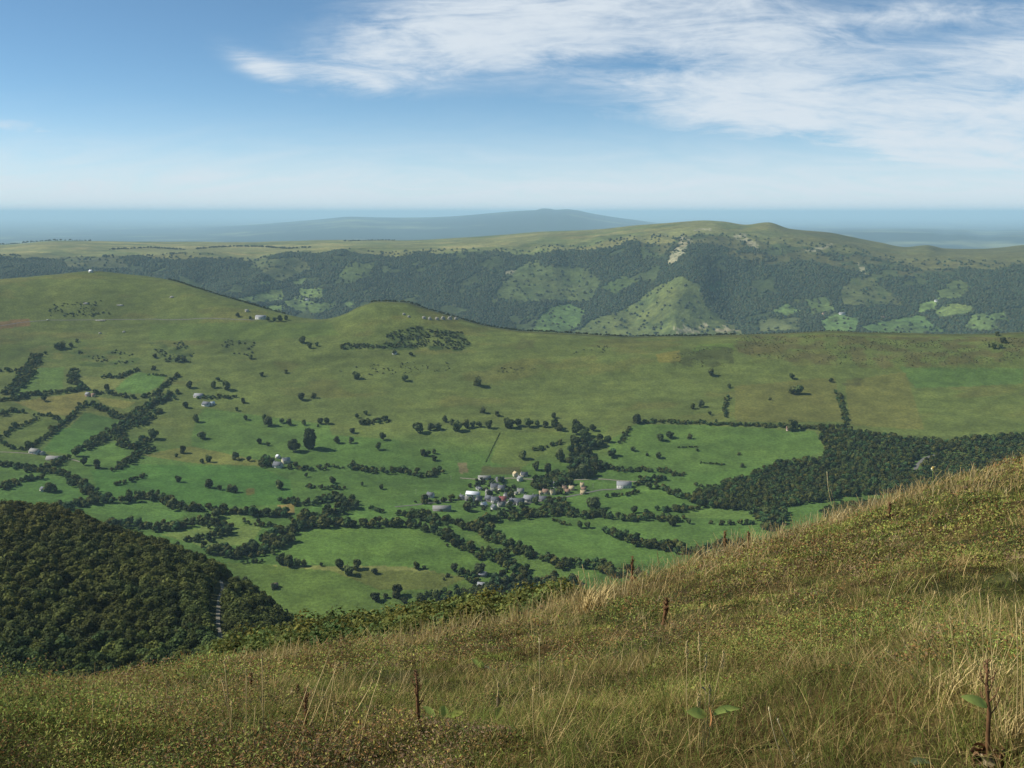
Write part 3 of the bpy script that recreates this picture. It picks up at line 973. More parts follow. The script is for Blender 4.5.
def off_track(P, line_, w):
    d = np.full(len(P), 1e9)
    L = resample(np.c_[line_, np.zeros(len(line_))], 3)[:, :2]
    for q in L:
        d = np.minimum(d, np.hypot(P[:, 0] - q[0], P[:, 1] - q[1]))
    return d > w


wood('woodland', [(818, 427), (845, 429), (870, 435), (900, 439), (945, 443), (990, 438), (1024, 435), (1060, 434), (1060, 476), (1024, 484), (950, 492), (895, 493), (845, 498), (833, 501), (784, 508), (745, 511), (700, 508), (686, 500),
                  (700, 492), (720, 488), (722, 482), (745, 480), (755, 474), (770, 465), (790, 463), (815, 460), (829, 453), (820, 440)], 6.8, 9.5,
     'large dark wood spreading across the right side of the valley', np.array([0.066, 0.084, 0.021]), keep=lambda P: off_track(P, track, 9))
wood('woodland', [(747, 512), (786, 508), (786, 524), (775, 532), (763, 530)], 7, 9.5, 'dark tongue of wood running down from the large right-hand wood')
wood('woodland', [(820, 512), (835, 505), (880, 500), (880, 512), (830, 522)], 6, 6, 'dark scrub wood just above the near grassy edge at right')
wood('woodland', [(565, 477), (568, 456), (580, 441), (600, 441), (617, 443), (615, 456), (605, 469), (590, 479)], 9.5, 13, 'dark tall grove on the slope right above the village', np.array([0.062, 0.084, 0.026]), keep=lambda P: fbm(P[:, 0] / 30, P[:, 1] / 30, 301, 3) > -0.12)
wood('woodland', [(528, 490), (537, 481), (556, 474), (572, 478), (570, 486), (552, 490)], 7, 11, 'dark wood on the slope directly behind the village')
wood('woodland', [(540, 512), (548, 500), (565, 502), (572, 512), (560, 516)], 7, 9, 'dark wood at the right end of the village')
wood('woodland', [(478, 590), (500, 577), (530, 578), (560, 580), (585, 584), (580, 606), (520, 616), (470, 612), (450, 604)], 7.5, 10,
     'dark wood in the hollow just beyond the near grassy edge', np.array([0.072, 0.09, 0.03]))
wood('woodland', [(258, 466), (262, 460), (272, 459), (274, 466), (266, 469)], 6, 9, 'dark trees wrapped round the slate-roofed farm')

# left wooded hill -----------------------------------------------------------------
near_track = np.array([hit(u, v, 380)[:2] for u, v in [(221, 581), (223, 590), (219, 601), (218, 615), (218, 628), (222, 642), (223, 655)]])
poly_left = [(-60, 505), (0, 507), (50, 511), (100, 526), (150, 543), (200, 562), (224, 576), (228, 590), (240, 590), (262, 603), (285, 620), (310, 640), (318, 650), (300, 664), (200, 672), (100, 690), (0, 700), (-60, 706)]
PW = scatter_poly(poly_left, 5.2, 380)
PW = PW[off_track(PW, near_track, 5.6)]
# a row on the right rim of the hill and the clump right of the track
rim = resample([hit(u, v, 380) for u, v in [(228, 580), (245, 586), (262, 600), (267, 608)]], 6)
PW = np.concatenate([PW, rim])
dist = np.hypot(PW[:, 0], PW[:, 1])
uw, vw, _ = proj(PW[:, 0], PW[:, 1], PW[:, 2] + 6)
vis = (uw > -12) & (uw < 1034) & (vw < 712)
order = np.argsort(np.where(vis, dist, 1e9))
ind_ids, rest_ids = order[:300], order[300:]
brown = sstep(0.35, 0.0, (vw - 500) / 200.0)
n_hue = fbm(PW[:, 0] / 28, PW[:, 1] / 28, 131, 3)
WCOL = np.array([0.088, 0.100, 0.024])[None] * (0.42 + 1.0 * rng.random((len(PW), 1)))
WCOL = WCOL * np.stack([1 + 0.22 * brown + 0.6 * n_hue, 1 + 0.05 * brown + 0.3 * n_hue, np.ones(len(PW))], 1)
WH = 8.0 * (0.6 + 0.85 * rng.random(len(PW)) ** 1.3)
o = grow('forest', PW[rest_ids], WH[rest_ids], lambda i: T_NEARW[rng.integers(8)], M_WOOD, WCOL[rest_ids])
tag(o, 'dense brownish green wood covering the upper part of the left hill', 'forest', kind='stuff')


def trunk_mesh(seed, h=1.0):
    g = random.Random(seed)
    mb = MB()
    mb.tube([(0, 0, -0.03), (0.008, 0.004, 0.2), (0.0, 0.012, 0.45), (0.015, 0.0, 0.78)], [0.034, 0.026, 0.02, 0.006], 7)
    for k in range(5):
        z0 = 0.25 + 0.09 * k
        a = g.random() * 6.28
        L = 0.2 + 0.1 * g.random()
        mb.tube([(0, 0.006, z0), (math.cos(a) * L * .5, math.sin(a) * L * .5, z0 + L * .45), (math.cos(a) * L, math.sin(a) * L, z0 + L * .75)], [0.014, 0.009, 0.003], 5)
    o = mb.build('trunk', M_BARK, smooth=True)
    me = o.data
    bpy.data.objects.remove(o)
    return me


TRUNKS = [trunk_mesh(i) for i in range(3)]


def crown_meshes(temps, cols):
    out = []
    for (v, br), c_ in zip(temps, cols):
        o = mesh_obj('crown', v.reshape(-1, 3), np.arange(len(v) * 4).reshape(-1, 4), M_CROWN, tint=np.repeat(br[:, None] * np.asarray(c_)[None], 4, 0))
        out.append(o.data)
        bpy.data.objects.remove(o)
    return out


olive = [(0.058, 0.066, 0.026), (0.046, 0.06, 0.026), (0.07, 0.068, 0.024), (0.05, 0.064, 0.03), (0.04, 0.056, 0.026), (0.076, 0.076, 0.026), (0.056, 0.06, 0.022), (0.064, 0.074, 0.03)]
CM_FOREST = crown_meshes(T_NEARW, [(1.35 * c_[0], 1.5 * c_[1], 0.9 * c_[2]) for c_ in olive])
T_FIELD = []
for i in range(6):
    v_, b_ = crown_template(300 + i, 300, 8, 0.115, 0.54, 0.03)
    v_[..., 2] = v_[..., 2] * 1.14 - 0.12 * (1 - v_[..., 2])
    T_FIELD.append((v_, b_))
CM_FIELD = crown_meshes(T_FIELD, [(0.074, 0.096, 0.028), (0.066, 0.09, 0.026), (0.088, 0.106, 0.03), (0.076, 0.094, 0.034), (0.062, 0.084, 0.026), (0.094, 0.104, 0.032)])
CM_CONE = crown_meshes(T_CONE, [(0.03, 0.046, 0.026)] * 3)


_v, _b = crown_template(333, 380, 1, 0.085, 0.5, 0.0)
_v[..., 2] = np.maximum((_v[..., 2] - 0.31) / 0.56, 0.0)
_v[..., :2] *= (0.95 + 0.25 * np.sin(_v[..., 2] * 9 + _v[..., 0] * 14))[..., None]
CM_OVAL = crown_meshes([(_v, _b)], [(0.066, 0.09, 0.028)])


def make_tree(name, loc, h, w, crown_me, trunk_me, rz):
    root = bpy.data.objects.new(name, None)
    root.empty_display_size = 0.3
    COL.objects.link(root)
    root.location = [float(c) for c in loc]
    root.rotation_euler = (0, 0, rz)
    root.scale = (w, w, h)
    for nm, me in (('trunk', trunk_me), ('crown', crown_me)):
        c_ = bpy.data.objects.new(nm, me)
        COL.objects.link(c_)
        c_.parent = root
    return root


for k in ind_ids:
    t = make_tree('forest_tree', PW[k], WH[k], WH[k] * (0.9 + 0.25 * rng.random()), CM_FOREST[rng.integers(8)], TRUNKS[rng.integers(3)], rng.random() * 6.28)
    tag(t, 'leafy olive green tree in the dense wood on the lower left hillside', 'tree', 'trees of the near wood on the left hillside')

# ------------------------------------------------------------------ single trees of the fields
ORD = ['leftmost', 'second', 'third', 'fourth', 'fifth', 'sixth', 'seventh', 'eighth', 'ninth', 'tenth', 'eleventh', 'twelfth', 'thirteenth', 'fourteenth', 'fifteenth', 'sixteenth', 'seventeenth']
CLUSTERS = [
    # place, [(u, base v, height px)]
    ('on the open slope high above the village', [(262, 376, 4), (286, 373, 3.5), (302, 400, 7), (314, 398, 5), (356, 379, 7), (405, 381, 6), (411, 356, 4), (478, 386, 9), (251, 359, 4), (483, 413, 6), (497, 416, 5)]),
    ('along the fold below the white farm buildings', [(237, 411, 4), (246, 420, 5), (264, 420, 5), (269, 426, 9), (282, 423, 5), (289, 425, 6), (304, 425, 5), (321, 424, 6), (327, 424, 6), (318, 427, 3)]),
    ('in the loose row on the slope above the village', [(418, 433, 11), (431, 430, 7), (437, 430, 7), (445, 422, 6), (452, 424, 5), (456, 431, 11), (466, 428, 8), (473, 427, 6), (479, 427, 6), (489, 428, 8), (508, 428, 10), (518, 426, 7), (529, 427, 8), (537, 426, 5), (545, 427, 6), (555, 429, 9), (560, 431, 7)]),
    ('around the pasture above the slate-roofed farm', [(201, 439, 7), (260, 444, 6), (268, 446, 4), (235, 459, 7), (239, 461, 3), (249, 461, 5), (208, 462, 7), (202, 463, 4), (294, 452, 11), (310, 449, 21)]),
    ('on the green slope left above the village', [(337, 443, 6), (351, 443, 6), (353, 433, 5), (366, 415, 5), (357, 418, 4), (362, 425, 6), (389, 422, 3), (383, 440, 7), (378, 450, 7), (423, 456, 7), (428, 456, 6), (434, 454, 5), (434, 461, 6)]),
    ('on the meadow below the slate-roofed farm', [(209, 488, 8), (220, 490, 5), (230, 492, 7), (235, 492, 6), (279, 489, 8), (306, 477, 4), (332, 483, 6), (362, 486, 4), (381, 489, 5)]),
    ('in the lowest pasture and along its pale bank', [(281, 564, 11), (289, 566, 10), (297, 566, 8), (304, 566, 6), (321, 566, 4), (340, 569, 10), (348, 575, 10), (357, 569, 10), (374, 574, 6), (273, 589, 6), (375, 601, 9), (385, 598, 5), (397, 596, 12), (405, 605, 9), (422, 604, 10), (361, 623, 11), (436, 598, 8)]),
    ('at the right end of the biggest valley field', [(416, 569, 7), (424, 569, 4), (455, 571, 8), (481, 574, 11), (448, 577, 4), (444, 580, 3)]),
    ('round the dark grove on the slope', [(575, 427, 8), (577, 434, 11), (574, 447, 12), (584, 437, 9), (593, 431, 6), (560, 461, 11), (523, 459, 8), (536, 470, 9), (548, 473, 9), (554, 418, 5), (582, 478, 13)]),
    ('scattered over the big right-hand field', [(633, 451, 5), (647, 456, 3), (658, 458, 6), (661, 441, 8), (669, 438, 7), (690, 439, 5), (697, 451, 3), (742, 467, 4), (739, 455, 3), (792, 430, 10)]),
    ('on the dry slope above the long straight hedge', [(637, 423, 8), (693, 409, 5), (701, 407, 7), (710, 415, 4), (711, 376, 7), (729, 388, 4), (770, 400, 3), (792, 379, 5), (792, 394, 7), (798, 394, 8), (831, 382, 4)]),
    ('by the fields right of the village', [(580, 528, 7), (588, 528, 7), (634, 513, 7), (672, 526, 7), (689, 524, 6), (722, 525, 5), (595, 509, 12), (649, 489, 8), (730, 525, 5), (711, 524, 4)]),
    ('under the left ridge beside the steep tree belt', [(58, 349, 6), (63, 348, 6), (71, 347, 4), (178, 362, 5), (184, 362, 5), (154, 370, 4), (77, 342, 3), (155, 358, 4)]),
    ('in the small fields of the left valley slope', [(97, 468, 8), (84, 465, 7), (76, 456, 8), (154, 439, 9), (183, 453, 7), (185, 408, 6), (196, 422, 7), (190, 388, 6), (176, 457, 4), (107, 390, 5), (29, 449, 7), (15, 428, 6), (178, 482, 6), (44, 401, 5)]),
    ('on the hillside between the ridge and the farms', [(214, 388, 6), (226, 390, 8), (218, 381, 4), (243, 403, 5), (303, 343, 6), (310, 348, 5), (317, 346, 4), (342, 349, 5), (394, 354, 4)]),
    ('on the bare right end of the ridge', [(994, 349, 5), (1000, 348, 4), (1003, 343, 5), (997, 336, 4), (989, 347, 3)]),
    ('round the hut in the meadow at far left', [(49, 492, 8), (69, 485, 4), (54, 491, 6)]),
    ('among the village houses', [(467, 511, 9), (477, 506, 6), (489, 497, 7), (511, 499, 8), (509, 510, 8), (522, 509, 7), (536, 504, 8), (424, 501, 7), (471, 503, 6), (560, 494, 7), (514, 490, 6), (500, 483, 7), (548, 507, 7)]),
    ('on the hill brow by the roadside white house', [(238, 317, 4), (268, 321, 4), (274, 321, 4), (280, 321, 5), (286, 320, 4), (250, 319, 3)]),
]
for place, pts in CLUSTERS:
    pts = sorted(pts)
    for i, (u, v, hp) in enumerate(pts):
        p = hit(u, v, 900)
        d = math.hypot(p[0], p[1])
        h = hp * d / F * 1.02
        p[2] -= 0.2
        sz = 'tiny' if hp < 4.5 else 'small' if hp < 6.5 else 'round' if hp < 9 else 'large' if hp < 15 else 'very tall'
        t = make_tree('field_tree', p, h, h * (0.95 + 0.35 * rng.random()) * (0.85 if hp > 15 else 1), CM_OVAL[0] if hp > 15 else CM_FIELD[rng.integers(6)], TRUNKS[rng.integers(3)], rng.random() * 6.28)
        pos = 'leftmost' if i == 0 else 'rightmost' if i == len(pts) - 1 else ORD[i] + ' from left'
        tag(t, f'{sz} dark tree, {pos} {place}', 'tree', 'trees ' + place)

# ------------------------------------------------------------------ far woods on the wooded escarpment
def far_wood():
    n = 190000
    az = rng.uniform(R(-39), R(39), n)
    r = np.sqrt(rng.uniform(4700 ** 2, 6700 ** 2, n))
    x, y = np.sin(az) * r, np.cos(az) * r
    i = np.clip(np.searchsorted(AZ, az), 0, NA - 1)
    jx = np.clip(np.searchsorted(RG, r), 0, NR - 1)
    ok = WOODF[i, jx]
    ok |= (rng.random(n) < 0.035) & (CG[i, jx][:, 0] < 0.35) & (r < np.exp(LD[i, 19]) * 1.01)
    # tree lines over the plateau
    x, y = x[ok], y[ok]
    z = ground_z(x, y)
    thin = fbm(x / 90, y / 90, 141, 3) > -0.2
    x, y, z = x[thin], y[thin], z[thin]
    m = len(x)
    # small rounded crown: a lumpy dome of 12 faces
    k = 6
    ang = np.arange(k) / k * 2 * np.pi
    hgt = 7 + 6 * rng.random(m)
    rad = 5.5 + 4 * rng.random(m)
    rot = rng.random(m) * 6.28
    jit = 0.75 + 0.5 * rng.random((m, 2, k))
    V = np.zeros((m, 2 * k + 1, 3))
    for q in range(k):
        a = ang[q] + rot
        for lv, (rf, hf) in enumerate(((0.95, 0.1), (0.75, 0.68))):
            V[:, lv * k + q, 0] = x + np.cos(a) * rad * rf * jit[:, lv, q]
            V[:, lv * k + q, 1] = y + np.sin(a) * rad * rf * jit[:, lv, q]
            V[:, lv * k + q, 2] = z + hgt * hf * (0.85 + 0.3 * jit[:, lv, q] - 0.3)
    V[:, 2 * k] = np.stack([x, y, z + hgt], 1)
    base = np.arange(m)[:, None] * (2 * k + 1)
    Q_, T_ = [], []
    for q in range(k):
        q2 = (q + 1) % k
        Q_.append(base + np.array([q, q2, k + q2, k + q])[None])
        T_.append(base + np.array([k + q, k + q2, 2 * k])[None])
    col = leafcol(m, (0.045, 0.060, 0.026), 0.45, 0.3) * (1 + 0.5 * fbm(x / 200, y / 200, 143, 3))[:, None]
    o = mesh_obj('far_woodland', V.reshape(-1, 3), np.concatenate(Q_), M_WOOD, tint=np.repeat(col, 2 * k + 1, 0), tris=np.concatenate(T_))
    tag(o, 'dark blue-green woods clothing the steep face of the far ridge', 'woodland', kind='stuff')


far_wood()

# low scrub on the near ridge and the bump ------------------------------------------------
def scrub_patch(name, polys, spacing, h, lab, base, dmin=900.0, gap=0.3, clump=30, thr=-0.05):
    P = np.concatenate([scatter_poly(p, spacing, dmin) for p in polys])
    P = P[fbm(P[:, 0] / clump, P[:, 1] / clump, 151, 3) > thr]
    HH = h * (0.5 + 0.9 * rng.random(len(P)))
    o = grow(name, P, HH, lambda i: T_BUSH[rng.integers(6)], M_WOOD, leafcol(len(P), base, 0.3, 0.25), widths=HH * 1.5)
    tag(o, lab, 'scrub', kind='stuff')


def coarse(seed, n):
    return crown_template(seed, n, 4, 0.3, 0.6, 0.02)


_full = T_BUSH
T_BUSH = [coarse(400 + i, 26) for i in range(6)]
scrub_patch('scrub', [[(736, 337), (1024, 338), (1024, 360), (900, 366), (830, 364), (760, 357), (738, 352)], [(676, 353), (700, 348), (733, 349), (734, 366), (700, 368), (670, 364)]], 8, 1.5,
            'patchy dark heather and bracken along the right crest of the ridge', (0.10, 0.10, 0.045), thr=-0.02)
scrub_patch('scrub', [[(385, 334), (420, 327), (462, 333), (470, 345), (460, 350), (400, 348), (345, 349), (342, 344), (385, 344)]], 6, 3.2,
            'dark scrub at the foot of the grassy knoll', (0.066, 0.08, 0.032), thr=-0.13, clump=11)
scrub_patch('scrub', [[(338, 368), (400, 362), (450, 361), (450, 372), (400, 374), (338, 377)], [(496, 368), (535, 366), (534, 372), (498, 373)], [(575, 347), (610, 344), (610, 354), (572, 355)]], 8, 1.9,
            'dotted low heather bushes on the slope under the knoll', (0.075, 0.082, 0.048), thr=0.05, clump=14)
scrub_patch('scrub', [[(150, 344), (182, 341), (195, 352), (190, 364), (165, 362)], [(70, 352), (110, 348), (150, 360), (110, 366)], [(222, 340), (255, 340), (252, 358), (222, 352)], [(40, 305), (110, 300), (112, 317), (40, 316)]], 9, 2.8,
            'dark scrub in the hollows under the left ridge', (0.058, 0.078, 0.042), thr=0.02)
scrub_patch('scrub', [[(466, 486), (478, 478), (500, 480), (515, 492), (500, 495)], [(470, 505), (500, 509), (530, 507), (528, 512), (490, 513), (466, 511)]], 7, 3.5,
            'garden bushes between the houses of the village', (0.046, 0.06, 0.03), thr=0.0, clump=12)
T_BUSH = _full

# scrub on the steep slope just under the near grassy edge
def near_scrub():
    n = 5200
    az = rng.uniform(R(-22), R(9), n)
    r = np.exp(rng.uniform(math.log(62), math.log(260), n))
    x, y = np.sin(az) * r, np.cos(az) * r
    z = ground_z(x, y)
    u, v, _ = proj(x, y, z)
    dens = np.interp(u, [150, 200, 300, 480, 600, 660], [0, .6, 1, 1, .8, 0]) * (fbm(x / 22, y / 22, 161, 3) > -0.18)
    ok = rng.random(n) < dens * 0.5
    P = np.stack([x, y, z - 0.1], 1)[ok]
    rr_ = r[ok]
    HH = (3.4 + 5.0 * rng.random(len(P))) * np.interp(rr_, [60, 120, 260], [0.5, 1.0, 1.45])
    tm = [crown_template(420 + i, 800, 11, 0.026, 0.6, 0.02) for i in range(6)]
    col = leafcol(len(P), (0.112, 0.125, 0.030), 0.45, 0.3)
    o = grow('scrub', P, HH, lambda i: tm[rng.integers(6)], M_WOOD, col, widths=HH * 0.9)
    tag(o, 'olive green bushes on the steep slope just beyond the near grassy edge', 'scrub', kind='stuff')


near_scrub()

# ------------------------------------------------------------------ roads and paths
def ribbon(name, pts, width, mat, dmin, lift=0.25, kind='structure', step=4.0):
    pw = resample([hit(u, v, dmin) for u, v in pts], step)[:, :2]
    for _ in range(3):
        pw[1:-1] = (pw[:-2] + 2 * pw[1:-1] + pw[2:]) / 4
    d = np.gradient(pw, axis=0)
    d /= np.linalg.norm(d, axis=1)[:, None] + 1e-9
    nrm = np.stack([-d[:, 1], d[:, 0]], 1)
    K_ = 5
    rows = []
    for k in range(K_):
        q = pw + nrm * width * (k / (K_ - 1) - 0.5)
        rows.append(np.stack([q[:, 0], q[:, 1], ground_z(q[:, 0], q[:, 1]) + lift], 1))
    V = np.stack(rows, 1)
    n = len(pw)
    f = [(i * K_ + k, i * K_ + k + 1, (i + 1) * K_ + k + 1, (i + 1) * K_ + k) for i in range(n - 1) for k in range(K_ - 1)]
    o = mesh_obj(name, V.reshape(-1, 3), f, mat, smooth=True)
    tag(o, kind=kind)
    return o


M_TRACK = plain_mat('pale gravel', (0.21, 0.19, 0.135), 0.95, 0.25, 0.3, 0.05)
M_ROAD = plain_mat('worn asphalt', (0.13, 0.125, 0.105), 0.95, 0.2, 0.2, 0.1)
ribbon('track', [(221, 581), (223, 590), (219, 601), (218, 615), (218, 628), (222, 642), (223, 650)], 2.2, M_TRACK, 380, 0.3)
ribbon('track', [(914, 472), (918, 464), (925, 458), (936, 454.5), (948, 453.5), (958, 455)], 6, M_ROAD, 900, 0.3)
ribbon('road', [(0, 326), (20, 322.5), (48, 320), (80, 320), (115, 319.5), (150, 319), (200, 318.5), (255, 320)], 3.2, M_ROAD, 900, 0.3)
ribbon('road', [(395, 507), (430, 503), (458, 499.5), (480, 500), (505, 505), (530, 503), (550, 499), (572, 496), (600, 490), (622, 489)], 4.5, M_ROAD, 900, 0.3)
ribbon('track', [(0, 452), (20, 453), (46, 455), (66, 458), (80, 462)], 3.5, M_TRACK, 900, 0.3)
ribbon('track', [(460, 478), (485, 480), (510, 478), (545, 480), (600, 479), (640, 482)], 3.5, M_TRACK, 900, 0.3)

# ------------------------------------------------------------------ buildings
MAT = {
    'white': plain_mat('white render', (0.62, 0.60, 0.54), 0.9, 0.08, 0.6, 0.1),
    'cream': plain_mat('cream render', (0.62, 0.55, 0.38), 0.9, 0.1, 0.6, 0.1),
    'sand': plain_mat('ochre render', (0.60, 0.44, 0.27), 0.9, 0.12, 0.6, 0.1),
    'stone': plain_mat('grey basalt stone', (0.27, 0.255, 0.23), 0.95, 0.3, 1.6, 0.1),
    'pale': plain_mat('pale stone', (0.42, 0.40, 0.35), 0.95, 0.22, 1.6, 0.1),
    'pink': plain_mat('pinkish render', (0.55, 0.38, 0.32), 0.9, 0.12, 0.8, 0.1),
    'wood': plain_mat('dark weathered wood', (0.075, 0.055, 0.04), 0.9, 0.3, 2.0, 0.1),
    'slate': plain_mat('slate roof', (0.115, 0.12, 0.13), 0.7, 0.22, 1.4, 0.3),
    'lauze': plain_mat('light stone slates', (0.27, 0.27, 0.265), 0.8, 0.2, 1.4, 0.2),
    'metal': plain_mat('bright sheet metal roof', (0.62, 0.63, 0.63), 0.5, 0.1, 0.8, 0.3),
    'red': plain_mat('red roof tiles', (0.30, 0.10, 0.085), 0.8, 0.2, 1.6, 0.2),
    'brown': plain_mat('brown roof tiles', (0.27, 0.17, 0.11), 0.8, 0.2, 1.6, 0.2),
    'fibre': plain_mat('weathered fibre cement roof', (0.26, 0.25, 0.22), 0.85, 0.18, 0.9, 0.2),
    'ochre': plain_mat('ochre tile roof', (0.52, 0.40, 0.22), 0.8, 0.18, 0.9, 0.2),
    'pane': plain_mat('window glass', (0.03, 0.035, 0.04), 0.15, 0.1, 1.0, 0.5),
    'door': plain_mat('painted door', (0.10, 0.07, 0.05), 0.6, 0.2, 1.0, 0.3),
    'frame': plain_mat('white window frame', (0.7, 0.7, 0.68), 0.6, 0.05, 1.0, 0.3),
}


def house(u, v, L, Dp, hw, hr, rz, wall, roof, name, label, cat, group=None, nwin=3, chim=1, lean=False, dmin=900.0):
    L, Dp, hr = L * 1.12, Dp * 1.22, hr * 1.4
    p = hit(u, v, dmin)
    # put the middle of the plan half a depth behind the front foot seen in the photograph
    dirv = p[:2] / np.linalg.norm(p[:2])
    c = p[:2] + dirv * Dp * 0.5
    root = empty(name, (c[0], c[1], float(ground_z(c[0], c[1])) - 0.1), R(rz))
    tag(root, label, cat, group)
    a, b = L / 2, Dp / 2
    mb = MB()
    base = -2.2
    vts = [(-a, -b, base), (a, -b, base), (a, b, base), (-a, b, base), (-a, -b, hw), (a, -b, hw), (a, b, hw), (-a, b, hw), (-a, 0, hw + hr), (a, 0, hw + hr)]
    mb.add(vts, [(0, 1, 5, 4), (2, 3, 7, 6), (1, 2, 6, 5), (3, 0, 4, 7)], [(5, 6, 9), (7, 4, 8)])
    mb.build('wall', MAT[wall], root)
    rb = MB()
    ov, th = 0.45, 0.22
    for s in (-1, 1):
        e = np.array([0, s * (b + ov), hw - hr * ov / b + 0.04])
        r_ = np.array([0, 0, hw + hr + 0.04])
        q = []
        for x in (-a - 0.35, a + 0.35):
            q += [(x, e[1], e[2]), (x, r_[1] - s * 0.0, r_[2]), (x, r_[1], r_[2] + th), (x, e[1], e[2] + th)]
        rb.add(q, [(0, 1, 2, 3), (4, 7, 6, 5), (0, 3, 7, 4), (3, 2, 6, 7), (0, 4, 5, 1)])
    ro = rb.build('roof', MAT[roof], root)
    for k in range(chim):
        cb = MB()
        x = (-a * 0.72, a * 0.72)[k]
        cb.box((x, 0.0, hw + hr + 0.55), (0.9, 0.7, 1.9))
        cb.box((x, 0.0, hw + hr + 1.57), (1.1, 0.9, 0.14))
        cb.build('chimney', MAT['stone' if wall != 'stone' else 'pale'], ro)
    if nwin:
        xs_ = np.linspace(-a * 0.74, a * 0.74, nwin)
        levels = [0.9] if hw < 4 else [0.9, 3.5]
        for lv in levels:
            for i, x in enumerate(xs_):
                if lv == 0.9 and i == nwin // 2:
                    db = MB(); db.box((x, -b - 0.03, 1.0), (1.15, 0.08, 2.1)); db.build('door', MAT['door'], root)
                    continue
                fb = MB()
                fb.box((x, -b - 0.03, lv + 0.65), (1.15, 0.06, 1.5))
                fo = fb.build('window', MAT['frame'], root)
                pb = MB()
                for k in (-1, 1):
                    pb.box((x + k * 0.255, -b - 0.07, lv + 0.65), (0.44, 0.03, 1.3))
                pb.build('pane', MAT['pane'], fo)
        gb = MB()
        gb.box((-a - 0.03, 0, hw * 0.55), (0.06, 1.1, 1.4))
        go = gb.build('window', MAT['frame'], root)
        pb = MB(); pb.box((-a - 0.07, 0, hw * 0.55), (0.03, 0.9, 1.2)); pb.build('pane', MAT['pane'], go)
    else:
        db = MB(); db.box((0, -b - 0.04, hw * 0.36), (min(3.4, L * 0.3), 0.1, hw * 0.72)); db.build('door', MAT['door'], root)
    return root


VG_ = 'houses of the valley village'
house(430.5, 498, 9, 7, 3.8, 2.6, -20, 'white', 'slate', 'house', 'small white house alone behind the trimmed hedge left of the village', 'house', VG_)
house(442, 511.5, 23, 9, 4.0, 2.4, 2, 'stone', 'fibre', 'barn', 'long low grey-roofed barn in the meadow left of the village', 'barn', nwin=0, chim=0)
house(484.5, 480, 18, 7, 3.2, 1.8, -2, 'white', 'fibre', 'barn', 'long pale shed at the back of the village under the slope', 'barn', nwin=0, chim=0)
house(500, 482, 11, 8, 3.0, 2.5, 8, 'stone', 'slate', 'barn', 'dark slate-roofed barn right beside the long pale shed', 'barn', nwin=0, chim=0)
house(495, 490, 12, 8, 4.6, 3.2, 6, 'pale', 'slate', 'house', 'grey slate-roofed house with pale walls in the middle of the village', 'house', VG_)
house(501.5, 491, 9, 8, 4.4, 2.6, -8, 'cream', 'slate', 'house', 'cream-walled house joined right of the grey slate-roofed house', 'house', VG_, 2)
house(473, 497, 18, 9, 4.0, 2.4, -14, 'white', 'metal', 'barn', 'big barn with bright white walls on the left side of the village', 'barn', nwin=0, chim=0)
house(480, 490.5, 5, 4, 2.6, 1.6, -25, 'white', 'slate', 'shed', 'tiny white shed above the big bright barn', 'shed', nwin=0, chim=0)
house(477.5, 489.5, 4, 3.5, 2.4, 1.4, 15, 'white', 'slate', 'shed', 'tiniest white hut behind the big bright barn', 'shed', nwin=0, chim=0)
house(462, 499.5, 6, 5, 3.6, 2.0, -30, 'white', 'slate', 'house', 'leftmost small white house at the end of the trimmed hedge', 'house', VG_, 2)
house(473, 502, 4, 4, 4.6, 1.6, 10, 'white', 'slate', 'house', 'narrow white house below the big bright barn', 'house', VG_, 2)
house(483.5, 507, 8, 6, 3.0, 2.4, 38, 'white', 'metal', 'house', 'white house with bright roof standing low among trees in the village', 'house', VG_, 2)
house(494, 510, 6, 6, 3.6, 2.6, -55, 'white', 'slate', 'house', 'lowest white-gabled house of the village', 'house', VG_, 2)
house(495, 503.5, 10, 8, 4.4, 3.2, -6, 'pale', 'slate', 'house', 'slate-roofed house joined left of the red-roofed house', 'house', VG_)
house(502.5, 503.5, 10, 8, 4.0, 4.0, -3, 'stone', 'red', 'house', 'village house with the only dark red roof', 'house', VG_)
house(501, 507, 9, 6, 3.0, 2.4, 16, 'pale', 'fibre', 'house', 'low pale house in front of the red-roofed house', 'house', VG_, 2)
house(517, 504.5, 19, 8, 4.0, 3.0, -5, 'stone', 'slate', 'house', 'long grey slate-roofed house right of the red-roofed house', 'house', VG_, 4, 2)
house(517.5, 505.5, 3.2, 3.2, 3.8, 1.4, 0, 'white', 'slate', 'shed', 'small white annexe in front of the long slate-roofed house', 'shed', nwin=0, chim=0)
house(528.5, 502.5, 12, 9, 4.6, 3.4, -18, 'pale', 'lauze', 'house', 'big house with light grey roof at the right of the village', 'house', VG_)
house(520.5, 493.5, 9, 7, 3.4, 2.6, 4, 'cream', 'fibre', 'house', 'cream bungalow in gardens above the long slate-roofed house', 'house', VG_)
house(516, 495, 5, 4, 2.6, 1.4, 0, 'cream', 'fibre', 'shed', 'low cream annexe left of the cream bungalow', 'shed', nwin=0, chim=0)
house(515.5, 477, 6, 6, 4.4, 2.2, -60, 'cream', 'ochre', 'house', 'leftmost of the three cream houses high behind the village', 'house', 'cream houses behind the village', 2)
house(520, 481.5, 6, 6, 4.2, 2.4, -50, 'white', 'lauze', 'house', 'lowest of the three cream houses high behind the village', 'house', 'cream houses behind the village', 2)
house(524, 477, 10, 7, 3.2, 2.4, 12, 'cream', 'slate', 'house', 'slate-roofed longest of the three cream houses behind the village', 'house', 'cream houses behind the village')
house(545.5, 494.5, 8, 7, 3.6, 2.8, -12, 'cream', 'brown', 'house', 'brown-roofed cream house just right of the village core', 'house', VG_, 2)
